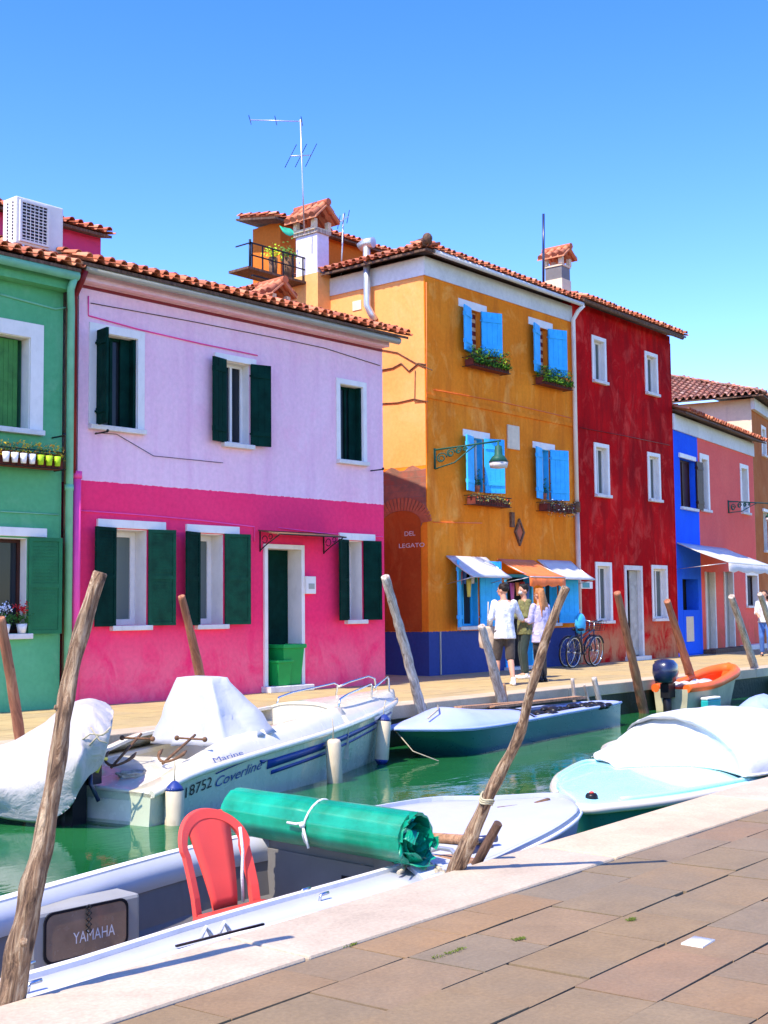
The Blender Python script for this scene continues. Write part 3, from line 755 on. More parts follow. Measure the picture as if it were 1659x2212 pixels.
# ------------------------------------------------------------------ GREEN HOUSE
fg = Fac((3.0, 14.92), (10.15, 14.727)); r = fg.rect
A1 = r(-70, 706, 63, 928); A2 = r(-60, 1158, 56, 1368)
green, gw = house('green_house', fg, 6.05, 7.0, M['greenplaster'], [A1, A2], 'sea green two storey house with white window surrounds at the left edge', gable=1.3)
backing(green, fg.L, 5.9)
w_ = window(green, A1, surr=.20, frame='shgreen', sill=.05, plain=True, jamb='white', sillm='stone')
mm = (A1[0]+A1[2])/2
for a, b_ in ((A1[0]+.02, mm-.01), (mm+.01, A1[2]-.10)):
    mb = MB(True); n = 5
    for i in range(n): mb.box(a+(b_-a)*i/n+.002, .15, A1[1]+.02, a+(b_-a)*(i+1)/n-.002, .185, A1[3]-.03)
    mb.box(a, .160, A1[1]+.02, b_, .175, A1[3]-.03)
    part('shutter', mb, M['shgreen'], w_)
w_ = window(green, A2, lintel=(.1, .28, .02, .12), frame='brownshut', back='goldcurtain', shut=(('r', .46, 165, 'ggreen', True),), sillm='stone')
wall_line(green, fg, [(0, 636), (70, 655), (118, 668), (160, 662)], .014, 'greenpipe')
wall_line(green, fg, [(0, 1105), (60, 1108), (125, 1112)], .010, 'greenpipe')
part('cornice', MB(True).box(-.1, -.20, 5.80, fg.L, .0, 6.06), M['greenplaster'], green)
part('gutter', MB(True).tube([(-1, -.32, 6.02), (fg.L+.02, -.32, 5.98)], .07, 12), M['greenpipe'], green)
pu = fg.at(141, 1200)[0]
part('drain_pipe', MB(True).tube([(pu-.1, -.32, 5.96), (pu-.12, -.25, 5.8), (pu, -.09, 5.55), (pu, -.08, .05)], .052, 12).tube([(pu, -.08, 3.0), (pu, -.08, 3.08)], .062, 12), M['greenpipe'], green)
part('drain_pipe', MB(True).tube([(fg.L+.02, -.28, 6.1), (fg.L+.05, -.1, 5.75), (fg.L+.07, -.04, 5.5), (fg.L+.07, -.03, .05)], .05, 10), M['darkwood'], green, label='dark brown pipe in the gap between the green and pink houses')
roof(green, fg.L, -.42, 6.08, 3.9, 1.25, -1.0, fg.L+.05, rs=9)
u0 = fg.at(-70, 1000)[0]; u1 = fg.at(113, 1000)[0]
flowerbox(green, u0, u1, fg.at(60, 985)[1]+.02, (('yellow', .55, .05, 'flowers'), ('orangeflower', .25, .04, 'flowers'), ('leaf', .5, .0, 'foliage')), h=.20, rs=3, dens=620, up=.10,
          label='long window box of yellow and orange flowers on the green house', fac=fg)
# row of small pots in the rack
for i in range(7):
    uu = u1-.14-i*.13; p = fg.w(uu, -.345, fg.at(60, 985)[1]-.15); mb = MB(); mb.tube([p, p+Vector((0, 0, .13))], [.036, .05], 10)
    solo('flower_pot', mb, M['limeflower' if i < 3 else 'whiteflower'], ('lime green' if i < 3 else 'white')+' little pot, '+['first', 'second', 'third', 'fourth', 'fifth', 'sixth', 'seventh'][i]+' from the right end, under the yellow window box', 'flower pot', 'small pots hanging under the yellow window box')
# geraniums on ground floor sill
for i, (px_, fl, lb) in enumerate(((8, 'whiteflower', 'white geranium in a pot on the green house ground floor sill'), (44, 'redflower', 'red geranium in a pale pot on the green house ground floor sill'))):
    q = fg.at(px_, 1362); p = fg.w(q[0], -.03, A2[1]+.0)
    t = thing('potted_geranium', lb, 'potted plant', p)
    part('pot', MB().tube([p+Vector((0, 0, .002)), p+Vector((0, 0, .13)), p+Vector((0, 0, .13)), p+Vector((0, 0, .11))], [.05, .075, .065, .06], 14), M['white'], t)
    rnd = random.Random(i+40)
    for nm, mt, n, zz, sp in (('foliage', 'leaf', 150, .20, .10), ('blooms', fl, 90, .33, .09)):
        mb = MB()
        for k in range(n):
            c = p+Vector((rnd.gauss(0, sp*.55), rnd.gauss(0, sp*.5), zz+rnd.gauss(0, .04))); s_ = rnd.uniform(.015, .035); d = Vector((rnd.uniform(-1, 1), rnd.uniform(-1, 1), rnd.uniform(-.3, 1))).normalized(); e = d.orthogonal()*s_*.6
            mb.q([c-e, c+d*s_*.5, c+e, c-d*s_*.4])
        o_ = part(nm, mb, M[mt], t); o_['kind'] = 'stuff'
# air conditioner on the green roof
z0 = 6.40; a0 = on(34, 521, 15.05); t = thing('air_conditioner', 'white outdoor air conditioning unit on the green house roof', 'air conditioner', (a0.x, a0.y, z0))
X0, Y0, X1, Y1, z1 = a0.x, a0.y, a0.x+.78, a0.y+.34, z0+.74
part('casing', MB().box(X0, Y0, z0+.06, X1, Y1, z1), M['acwhite'], t, bevel=.02)
mb = MB()
for i in range(11): mb.box(X0+.08, Y0-.022, z0+.15+i*.047, X0+.50, Y0-.012, z0+.163+i*.047)
for i in range(7): mb.box(X0+.08+i*.068, Y0-.026, z0+.13, X0+.088+i*.068, Y0-.014, z0+.66)
mb.box(X0+.05, Y0-.028, z0+.10, X0+.08, Y0+.001, z0+.69); mb.box(X0+.50, Y0-.028, z0+.10, X0+.53, Y0+.001, z0+.69); mb.box(X0+.08, Y0-.028, z0+.66, X0+.5, Y0+.001, z0+.69); mb.box(X0+.08, Y0-.028, z0+.10, X0+.5, Y0+.001, z0+.13)
part('fan_grille', mb, M['acwhite'], t)
part('fan_opening', MB().box(X0+.08, Y0-.008, z0+.13, X0+.50, Y0-.003, z0+.66), M['black'], t)
mb = MB()
for i in range(12):
    for j in range(2): mb.tube([(X0-.006, Y0+.08+j*.13, z0+.14+i*.047), (X0+.003, Y0+.08+j*.13, z0+.14+i*.047)], .015, 6)
part('side_vents', mb, M['black'], t)
part('feet', MB().box(X0+.08, Y0, z0-.15, X0+.14, Y1, z0+.06).box(X1-.14, Y0, z0-.15, X1-.08, Y1, z0+.06), M['galv'], t)
# magenta house behind the green roof, with a descending tiled verge
Yb = 17.4; pa = on(0, 408, Yb); pb = on(222, 486, Yb); pc = on(-260, 330, Yb)
t = thing('magenta_attic_house', 'magenta walled upper storey of a house behind the green roof', 'house', (pa.x, Yb, 0))
L_ = pb.x-pc.x; zt = pb.z
pbw = on(218, 500, Yb)
mb = MB(); mb.box(pc.x, Yb, 0, pbw.x, Yb+4, pbw.z-.12); part('wall', mb, paint('magenta_plaster', (.62, .05, .16), .85, .12, 2, .2), t)
ro = roof(t, 0, Yb-.25-Yb, zt-.22, 2.2, .5, pc.x-pa.x, pb.x-pa.x+.05, rs=12)

# ------------------------------------------------------------------ ORANGE HOUSE
fo = Fac((19.13, 15.44), (24.71, 15.54)); r = fo.rect
U1 = r(1013, 668, 1037, 768); U2 = r(1161, 706, 1182, 812); M1_ = r(1018, 945, 1044, 1064); M2_ = r(1166, 970, 1187, 1080)
S1_ = r(990, 1212, 1034, 1352); DO = r(1092, 1245, 1150, 1446); S2_ = r(1172, 1240, 1205, 1345)
ORH = 8.35
orange, ow = house('orange_house', fo, ORH, 9.0, M['orangeplaster'], [U1, U2, M1_, M2_, S1_, [DO[0], .02, DO[2], DO[3]], S2_], 'tall orange corner house with light blue shutters and navy plinth')
backing(orange, fo.L, 8.2)
for o_ in (U1, U2): window(orange, o_, lintel=(.38, .25, .0, .17), plain=True, jamb=None, back='stripe', rec=.10, lout=.02, sill=0, shut=(('l', .42, 163, 'blueshut', False), ('r', .52, 158, 'blueshut', False)), lab='window with a red and beige striped blind')
for o_ in (M1_, M2_): window(orange, o_, lintel=(.30, .25, .0, .15), jamb='blueshut', surrm='blueshut', sill=0, lout=.02, shut=(('l', .42, 163, 'blueshut', False), ('r', .50, 158, 'blueshut', False)))
G_ = 'flower boxes on the orange house'
flowerbox(orange, fo.at(1000, 790)[0], fo.at(1083, 800)[0]-.1, fo.at(1040, 786)[1], (('leaf', 1., 0, 'foliage'), ('limeflower', .35, .02, 'foliage')), rs=11, dens=1000, up=.28, label='bushy green window box under the upper left striped blind of the orange house', fac=fo, group=G_)
flowerbox(orange, fo.at(1152, 820)[0], fo.at(1218, 830)[0]-.1, fo.at(1185, 824)[1], (('leaf', 1., 0, 'foliage'), ('limeflower', .35, .02, 'foliage')), rs=12, dens=900, up=.26, label='bushy green window box under the upper right striped blind of the orange house', fac=fo, group=G_)
flowerbox(orange, fo.at(1004, 1080)[0], fo.at(1085, 1090)[0]-.1, fo.at(1045, 1078)[1], (('leafgrey', .8, 0, 'foliage'), ('redflower', .08, 0, 'flowers'), ('yellow', .06, 0, 'flowers')), rs=13, dens=420, up=.10, label='dry grey green window box by the lamp bracket on the orange house', fac=fo, group=G_)
flowerbox(orange, fo.at(1160, 1095)[0], fo.at(1226, 1100)[0]-.1, fo.at(1195, 1092)[1], (('leafgrey', .9, 0, 'foliage'), ('whiteflower', .12, 0, 'flowers')), rs=14, dens=420, up=.10, droop=.28, label='drooping grey window box on the orange house beside the drain pipe', fac=fo, group=G_)
for o_, lb in ((M1_, 'potted plant in the middle left window of the orange house'), (M2_, 'potted plant in the middle right window of the orange house')):
    p = fo.w(o_[2]-.15, .06, o_[1]); t = thing('potted_plant', lb, 'potted plant', p)
    part('pot', MB().tube([p+Vector((0, 0, .002)), p+Vector((0, 0, .14))], [.055, .08], 12), M['terracotta'], t)
    rnd = random.Random(3); mb = MB()
    for k in range(140):
        c = p+Vector((rnd.gauss(0, .07), rnd.gauss(0, .05), .16+abs(rnd.gauss(0, .12)))); s_ = rnd.uniform(.02, .05); d = Vector((rnd.uniform(-1, 1), rnd.uniform(-1, 1), rnd.uniform(0, 1))).normalized(); e = d.orthogonal()*s_*.5; mb.q([c-e, c+d*s_*.5, c+e, c-d*s_*.4])
    part('foliage', mb, M['leaf'], t)
# cornice band, gutter, string course, cables, plate, downpipe
part('cornice', MB(True).box(-.03, -.03, 7.97, fo.L, -.001, ORH).box(-.03, -.001, 7.97, -.001, 6.0, ORH), M['whiteplaster'], orange)
part('gutter', MB(True).tube([(-.05, -.30, ORH+.03), (fo.L+.03, -.30, ORH)], .05, 10), M['whiteplaster'], orange)
sc_ = fo.at(1100, 890)[1]
part('string_course', MB(True).box(.0, -.03, sc_-.05, fo.L-.05, -.001, sc_+.03), M['orangeplaster'], orange)
wall_line(orange, fo, [(935, 842), (1080, 868), (1232, 903)], .008, 'orangefab', -.02)
wall_line(orange, fo, [(935, 1128), (1040, 1130)], .01, 'orangefab')
pl = r(1094, 917, 1120, 973); part('wall_plate', MB(True).box(pl[0], -.04, pl[1], pl[2], -.001, pl[3]), M['cream'], orange, bevel=.01)
pu = fo.L-.06
dp = MB(True); dp.tube([(pu+.1, -.32, 8.33), (pu+.04, -.2, 8.2), (pu, -.09, 8.0), (pu, -.08, 3.72)], .05, 12); part('drain_pipe', dp, M['white'], orange)
part('drain_pipe', MB(True).tube([(pu, -.08, 3.55), (pu+.02, -.08, .05)], .055, 12), M['creampipe'], orange)
part('pipe_joint', MB(True).tube([(pu, -.08, 3.5), (pu, -.08, 3.74)], .075, 10), M['rust'], orange)
# shrine
sh = fo.at(1120, 1150); mb = MB(True); k = .30
mb.loft([[(sh[0]+k*.62*q[0]*s_, yy, sh[1]+k*q[1]*s_) for q in ((0, -1), (1, 0), (0, 1), (-1, 0))] for s_, yy in ((1, -.002), (1, -.05), (.72, -.05), (.72, -.02))], smooth=False)
o = part('shrine_frame', mb, M['rust'], orange); part('shrine_image', MB(True).loft([[(sh[0]+k*.42*q[0]*s_, yy, sh[1]+k*.7*q[1]*s_) for q in ((0, -1), (1, 0), (0, 1), (-1, 0))] for s_, yy in ((1, -.022), (.98, -.028))], smooth=False), M['terracotta'], o)
part('shrine_pin', MB(True).box(sh[0]-.34, -.06, sh[1]+.1, sh[0]-.22, -.002, sh[1]+.42), M['rust'], orange)
# shop front
window(orange, S1_, sill=.05, plain=False, jamb='blueshut', frame='blueshut', back='dark', sillm='stone', surrm='blueshut', shut=(('l', .46, 150, 'blueshut', False), ('r', .52, 155, 'blueshut', False)), glass='glass', lab='shop window with light blue shutters')
window(orange, S2_, sill=.05, jamb='blueshut', frame='blueshut', surrm='blueshut', back='dark', shut=(('r', .52, 155, 'blueshut', False),))
mb = MB(True); a, c, b_, d = DO
mb.box(a-.05, -.03, .02, a+.012, .22, d+.05); mb.box(b_-.012, -.03, .02, b_+.05, .22, d+.05); mb.box(a+.012, -.03, d-.012, b_-.012, .22, d+.05); dd = part('door_frame', mb, M['blueshut'], orange)
part('door', MB(True).box(a+.014, .18, .03, b_-.014, .21, d-.014), M['dark'], dd); part('step', MB(True).box(a-.1, -.12, .002, b_+.1, .17, .06), M['stone'], dd)
def awning(H, fac, u0, u1, zt, zb, out, mt, val=0, name='awning', lab=None, sag=.03, arms=True):
    mb = MB(True); n = 10; P = []
    for i in range(n+1):
        u = u0+(u1-u0)*i/n; P.append([Vector((u, -.03-out*j/5, zt+(zb-zt)*j/5-sag*math.sin(PI*j/5)*(1+.5*math.sin(i*1.9)))) for j in range(6)])
    if val:
        for i in range(n+1): p = P[i][-1]; P[i].append(Vector((p.x, p.y-.01, p.z-val*(.9+.12*math.sin(i*2.2)))))
    mb.slab(P, Vector((0, .008, -.012)))
    aw = part(name, mb, M[mt], H, lab)
    if arms:
        am = MB(True)
        for u in (u0+.03, u1-.03): am.tube([(u, -.01, zt-.02), (u, -.03-out, zb-.02)], .012, 6); am.tube([(u, -.01, zb-.15), (u, -.03-out*.95, zb-.03)], .010, 6)
        am.tube([(u0, -.03-out, zb-.02), (u1, -.03-out, zb-.02)], .014, 6)
        part('awning_arm', am, M['galv'], aw)
    return aw
zz = fo.at(962, 1200)[1]; awning(orange, fo, fo.at(962, 1200)[0], fo.at(1048, 1200)[0], zz, zz-.42, .62, 'whitefab', lab='white awning over the left shop window')
awning(orange, fo, fo.at(1072, 1205)[0], fo.at(1150, 1205)[0], zz-.02, zz-.40, .80, 'orangefab', val=.22, lab='orange awning over the shop door')
awning(orange, fo, fo.at(1160, 1205)[0]-.02, fo.L-.30, zz, zz-.42, .62, 'whitefab', lab='white awning over the right shop window')
part('corner_strip', MB(True).box(.34, -.022, .01, .37, -.002, .86), M['gutter'], orange)
# souvenirs and garments hanging at the shop
cols = [('.6', (.55, .03, .03)), ('b', (.03, .12, .5)), ('c', (.7, .55, .1)), ('d', (.6, .6, .6)), ('e', (.05, .3, .1)), ('f', (.5, .1, .35)), ('g', (.75, .3, .1))]
rnd = random.Random(4)
for i in range(9):
    cm = cloth_mat('garment_%s' % cols[i % 7][0], cols[i % 7][1], .1)
    if i < 5: u, yy, zt_ = S1_[0]+.1+i*.14, .02, S1_[3]-.12-rnd.uniform(0, .25)
    else: u, yy, zt_ = DO[0]+.1+(i-5)*.2, -.10, DO[3]-.05-rnd.uniform(0, .1)
    wd, hh = rnd.uniform(.10, .15), rnd.uniform(.22, .42); mb = MB()
    P = [[fo.w(u+wd*a, yy+.012*math.sin(b_*3+a*9), zt_-hh*b_) for b_ in (0, .25, .5, .75, 1)] for a in (-.5, -.2, .2, .5)]
    mb.slab(P, -fo.n*.01)
    cn = ['red', 'blue', 'yellow', 'white', 'green', 'magenta', 'orange'][i % 7]
    solo('hanging_garment', mb, cm, cn+(' cloth hanging in the left shop window of the orange house' if i < 5 else ' cloth hanging over the shop door beneath the orange awning'), 'garment', 'goods hanging at the shop front')
# small teal shop sign projecting by the drain pipe
sg_ = fo.at(1240, 1264); p = fo.w(fo.L-.02, -.10, sg_[1]); t = thing('projecting_sign', 'small white and teal sign projecting by the drain pipe', 'sign', p)
part('panel', MB().box(p.x, p.y-.02, p.z-.08, p.x+.50, p.y+.0, p.z+.08), M['white'], t); part('panel_face', MB().box(p.x+.06, p.y-.026, p.z-.06, p.x+.36, p.y-.019, p.z+.06), paint('teal_sign', (.1, .3, .3), .5), t)
# ---- side wall (facing the alley): bricks laid bare, blind arch, lettering, cables
def side(x, y, off=0.0):
    v = ray(x, y); n = fo.d; c = n.dot(fo.A)-off; tt = (c-n.dot(C0))/n.dot(v); p = C0+v*tt; return (-(p-fo.A).dot(fo.n), p.z)
y1, zb1 = side(832, 1020); y2, zt1 = side(926, 1004); _, zar = side(875, 1103)
ymax = y1+.5
P0 = []; mb = MB(True)
part('side_render', MB(True).box(-.003, .02, zt1, -.0008, 8.9, 7.98), plaster('sunlit_orange_plaster', (.84, .33, .09), (.90, .39, .13), (.90, .45, .20), .3, bumps=.2, sd=13), orange)  # sunlit tone painted in: lighter than the front, ends at the shadow edge
npt = 14; rings = [[], []]
top = [(ymax-(ymax-.02)*i/npt, zt1-.03+.05*math.sin(i*1.3)) for i in range(npt+1)]
bot = [(ymax-(ymax-.02)*i/npt, 2.95+.25*math.sin(i*.9+1)) for i in range(npt+1)]
for a in range(npt):
    P = [(-.006, top[a][0], top[a][1]), (-.006, top[a+1][0], top[a+1][1]), (-.006, bot[a+1][0], bot[a+1][1]), (-.006, bot[a][0], bot[a][1])]; mb.q(P)
part('bare_brickwork', mb, M['brick'], orange)
ya, yb = .16, side(830, 1123)[0]+.05; zs_ = 3.02; ym = (ya+yb)/2; hw = (yb-ya)/2
arc = [(ym+hw*math.cos(t*PI/14), zs_+(zar-zs_)*math.sin(t*PI/14)) for t in range(15)]
mb = MB(True); pts = [(-.012, y, z) for y, z in arc]+[(-.012, ya, .87), (-.012, yb, .87)]; mb.q(pts)
part('blind_arch', mb, plaster('arch_infill', (.34, .055, .012), (.48, .10, .018), (.5, .16, .04), .5, bumps=.3, sd=31), orange)
mb = MB(True)
for t in range(22):
    a = PI*(t+.5)/22; c, s_ = math.cos(a), math.sin(a); rr0, rr1 = 1.0, 1.0
    p = Vector((-.02, ym+hw*1.02*c, zs_+(zar-zs_)*1.02*s_)); dirv = Vector((0, c, s_*1.1)).normalized(); tv = Vector((0, -dirv.z, dirv.y))
    Mx = Matrix((( 1, 0, 0, p.x), (0, tv.y, dirv.y, p.y), (0, tv.z, dirv.z, p.z), (0, 0, 0, 1))); mb.box(0, -.030, 0, .018, .030, .26, Mx)
part('arch_bricks', mb, M['terracotta'], orange)
def text_mesh(s, size, extrude=.002, font=None, spacing=1.0):
    cu = bpy.data.curves.new('t', 'FONT'); cu.body = s; cu.size = size; cu.extrude = extrude; cu.align_x = 'LEFT'; cu.space_character = spacing; cu.resolution_u = 3
    ob = bpy.data.objects.new('t', cu); COL.objects.link(ob); dg = bpy.context.evaluated_depsgraph_get(); dg.update()
    me = bpy.data.meshes.new_from_object(ob.evaluated_get(dg)); mb = MB(True); mb.v = [v.co.copy() for v in me.vertices]; mb.f = [tuple(p.vertices) for p in me.polygons]; mb.sm = [False]*len(mb.f)
    bpy.data.objects.remove(ob); bpy.data.curves.remove(cu); bpy.data.meshes.remove(me); return mb
for tx, (x0, y0), (x1, y1_) in (('DEL', (874, 1158), (898, 1147)), ('LEGATO', (862, 1184), (918, 1172))):
    yl, zl = side(x0, y0); yr, zr = side(x1, y1_); tm = text_mesh(tx, 1, 0.0); wmx = max(v.x for v in tm.v); hmx = max(v.y for v in tm.v)
    tm.v = [Vector((-.016, yl-(yl-yr)*v.x/wmx, zl+(zr-zl)*v.y/hmx)) for v in tm.v]; part('street_lettering', tm, M['whiteplaster'], orange)
def side_line(pts, rad, mt='rust', off=.02):
    mb = MB(True); mb.tube([(lambda q: (-off, q[0], q[1]))(side(*p)) for p in pts], rad, 6); part('cable', mb, M[mt], orange)
side_line([(822, 755), (860, 762), (900, 785), (935, 800)], .012); side_line([(824, 800), (850, 795), (868, 785), (885, 802), (905, 785), (922, 788)], .016)
side_line([(898, 800), (897, 868), (920, 866)], .010); side_line([(824, 872), (860, 870), (895, 862), (926, 868)], .012); side_line([(922, 610), (924, 980)], .010, 'orangefab')
vn = side(772, 660); part('wall_vent', MB(True).box(-.02, vn[0]-.12, vn[1]-.1, -.001, vn[0]+.12, vn[1]+.1), M['cream'], orange)
# flue
f0 = side(793, 660, .16); fl = [(-.16, f0[0], side(793, 560, .16)[1]*0+side(790, 535, .16)[1]), (-.16, f0[0], f0[1]), (-.10, f0[0]-.06, f0[1]-.18), (-.02, f0[0]-.10, f0[1]-.30)]
o = part('flue_pipe', MB(True).tube(fl, .075, 14), M['galv'], orange)
part('flue_cap', MB(True).tube([Vector(fl[0])+Vector((0, .16, .03)), Vector(fl[0])+Vector((0, .02, .10)), Vector(fl[0])+Vector((.03, -.16, .08))], [.11, .10, .11], 14), M['galv'], o)
# roof
roof(orange, fo.L, -.35, ORH+.06, 4.0, 1.25, -.35, fo.L+.02, rs=21, pitch_w=.2, hipl=1, back=False, ridge=False)
XS = Matrix(((0, 1, 0, 0), (-1, 0, 0, 8.6), (0, 0, 1, 0), (0, 0, 0, 1)))     # side slope: its x axis runs from the back corner to the front corner
roof(orange, 0, -.35, ORH+.06, 4.0, 1.25, 0, 8.95, rs=22, pitch_w=.2, hipr=1, back=False, ridge=False, X=XS, name='side_roof')
part('hip_ridge', MB(True).tube([(-.38, -.38, ORH+.15), (.9, .9, ORH+.62), (3.6, 3.6, 9.6)], .10, 8).ell((-.40, -.40, ORH+.20), (.10, .10, .11)), M['darkwood'], orange)
# big chimney on the side wall
yc0, yc1 = side(712, 520)[0], side(712, 520)[0]+.62
cl = part('chimney', MB(True).box(-.40, yc0-.02, 5.0, -.002, yc1+.22, 8.42), M['cream'] if 0 else plaster('peach_plaster', (.78, .36, .12), (.82, .42, .16), (.8, .45, .2), .3, bumps=.2, sd=14), orange, label='peach chimney breast with a lilac shaft and tiled cap')
part('chimney_shaft', MB(True).box(-.39, yc0, 8.42, -.03, yc1, 9.28), M['lilac'], cl)
part('chimney_ledge', MB(True).box(-.43, yc0-.04, 9.28, .01, yc1+.04, 9.36), M['greywood'], cl)
chimney_cap(cl, -.21, (yc0+yc1)/2, 9.40, .30, .36, .34, rs=6)
# attic storey behind, with its own verge
Ya = 19.6; pa = on(606, 520, Ya); pb = on(905, 560, Ya); pz = on(720, 503, Ya)
t = thing('orange_attic', 'dark orange attic storey with tiled eave behind the lilac chimney', 'building', (pa.x, Ya, 0))
part('wall', MB().box(pa.x, Ya, 0, pb.x, Ya+.9, pz.z-.12), plaster('attic_plaster', (.55, .14, .02), (.62, .18, .03), (.6, .2, .05), .3, bumps=.3, sd=17), t)
roof(t, 0, -.3, pz.z-.16, 1.3, .22, -.45, pb.x-pa.x+.1, rs=23, ridge=False, back=False)
q = on(628, 510, 19.3); mb = MB(); mb.slab([[q+Vector((-.35+.12*i, .03*math.sin(i*2), .16+.03*math.sin(i*3))), q+Vector((-.30+.11*i, -.05, 0+.03*math.cos(i*2)))] for i in range(7)], .01)
solo('green_cloth', mb, cloth_mat('green_cloth', (.0, .42, .25), .1), 'bright green cloth hanging under the attic eave behind the chimney', 'cloth')
# roof terrace with dark railings and plants left of the chimney
tb = on(560, 600, 18.6); t = thing('roof_terrace', 'dark iron roof terrace with railings behind the pink house roof', 'roof terrace', (tb.x, tb.y, tb.z))
A_ = on(515, 600, 18.6); B_ = on(640, 560, 18.6); zf = on(560, 592, 18.6).z
part('platform', MB().box(A_.x, 18.3, zf-.05, B_.x+.4, 18.9, zf), M['darkwood'], t)
mb = MB()
for i in range(6): xx = A_.x+.15+(B_.x-A_.x-.2)*i/5; mb.box(xx-.012, 18.34, zf, xx+.012, 18.364, zf+.5)
mb.box(A_.x+.1, 18.33, zf+.25, B_.x, 18.36, zf+.27); mb.box(A_.x+.1, 18.33, zf+.5, B_.x, 18.36, zf+.525); mb.box(A_.x+.1, 18.33, zf+.5, A_.x+.12, 18.8, zf+.525)
mb.box(A_.x+.1, 18.28, zf-.2, A_.x+.6, 18.34, zf-.16)
part('railing', mb, M['iron'], t)
part('terrace_post', MB().tube([on(540, 575, 18.4), on(540, 517, 18.4)], .025, 6), M['iron'], t)
for px_, py_, lb, s_ in ((590, 552, 'leafy yellow green plant on the roof terrace', .16), (622, 553, 'small dark green plant near the chimney on the roof terrace', .2)):
    p = on(px_, py_, 18.8); t = thing('terrace_plant', lb, 'potted plant', (p.x, p.y, zf)); mb = MB(); mb.tube([(p.x, p.y, zf+.0), (p.x, p.y, p.z-.05)], [.08, .10], 12); part('pot', mb, M['rust'], t)
    rnd = random.Random(int(px_)); mb = MB()
    for k in range(260):
        c = p+Vector((rnd.gauss(0, s_*.6), rnd.gauss(0, s_*.5), rnd.gauss(.05, s_*.45))); q_ = rnd.uniform(.02, .05); d = Vector((rnd.uniform(-1, 1), rnd.uniform(-1, 1), rnd.uniform(-.2, 1))).normalized(); e = d.orthogonal()*q_*.5; mb.q([c-e, c+d*q_, c+e, c-d*q_*.3])
    part('foliage', mb, M['limeflower' if px_ < 600 else 'leaf'], t)
# antennas
def antenna_mast(base, top, booms, label, lean=0):
    t = thing('tv_antenna', label, 'antenna', base)
    part('mast', MB().tube([base, top], .016 if booms else .03, 8), M['galv' if booms else 'navy'], t)
    for (p0, p1, n, el, ed) in booms:
        b = part('boom', MB().tube([p0, p1], .011, 6), M['galv'], t); mb = MB()
        for i in range(n): c = p0.lerp(p1, (i+.0)/(max(1, n-1))); mb.tube([c-ed*el*.5, c+ed*el*.5], .008, 5)
        part('elements', mb, M['iron'], b)
    return t
b0 = dep(657, 445, 26.4); tp = dep(649, 258, 26.4)
e1, e2 = dep(540, 259, 26.6), dep(652, 262, 26.4); f1, f2 = dep(628, 337, 26.3), dep(672, 335, 26.5)
vd = CF.copy(); vd.z = 0; vd.normalize()
antenna_mast(b0+Vector((0, 0, -.6)), tp, [(e1, e2, 3, .5, (vd*1+CR*.0).normalized()), (f1, f2, 3, .62, (CR*.35+vd*.3-CD*.85).normalized())], 'tall thin tv antenna mast above the lilac chimney')
a0, a1 = dep(735, 500, 27.5), dep(742, 462, 27.5)
antenna_mast(a0+Vector((0, 0, -1.2)), a1, [(dep(732, 480, 27.3), dep(752, 468, 27.6), 3, .3, (CR*.2-CD).normalized())], 'small tv antenna to the right of the lilac chimney')
m0, m1 = dep(1174, 640, 29.5), dep(1174, 462, 29.5)
antenna_mast(m0, m1, [], 'plain dark pole rising from the orange house roof beside the grey chimney')
mb = MB(); mb.tube([dep(1174, 622, 29.5), m1], .028, 8); 
# ------------------------------------------------------------------ wall lamps
def wall_lamp(base, out, L, label, hgt=.38):
    """scrolled bracket reaching along 'out' with a hanging bell lamp"""
    t = thing('wall_lamp', label, 'street lamp', base, 0, 'street lamps on wall brackets')
    z = Vector((0, 0, 1)); mb = MB(); mb.tube([base, base+out*L], .018, 8); mb.tube([base-z*hgt, base+z*.03], .022, 8)
    mb.tube([base-z*hgt, base-z*hgt*.8+out*L*.30, base-z*hgt*.3+out*L*.5, base+out*L*.62-z*.02], .014, 8)
    for k, (a, rr) in enumerate(((.10, .11), (.24, .09), (.36, .065), (.46, .045))):
        c = base+out*L*a-z*(rr+.02+.05*(k == 0)); mb.tube([c+out*math.cos(j*PI/6)*rr*(1-.04*j)+z*math.sin(j*PI/6)*rr*(1-.04*j) for j in range(15)], .014, 6)
        mb.tube([c+out*math.cos(j*PI/5)*rr*.45+z*math.sin(j*PI/5)*rr*.45 for j in range(9)], .012, 5)
    part('bracket', mb, M['greeniron'], t)
    h = base+out*L*.96; mb = MB(); mb.tube([h, h-z*.08, h-z*.10, h-z*.28, h-z*.31, h-z*.42], [.02, .02, .07, .085, .13, .20], 16)
    s_ = part('lamp_shade', mb, M['greeniron'], t)
    part('lamp_glass', MB().tube([h-z*.42, h-z*.53, h-z*.55], [.19, .17, .02], 16), M['whitefab'], s_)
    return t
q = fo.at(936, 972); bp = fo.w(q[0]+.02, -.02, q[1])
e = dep(1082, 952, (bp-C0).dot(CF)-.15); out = e-bp; Lb = out.length; wall_lamp(bp, out.normalized(), Lb, 'green scrolled iron lamp bracket on the corner of the orange house')

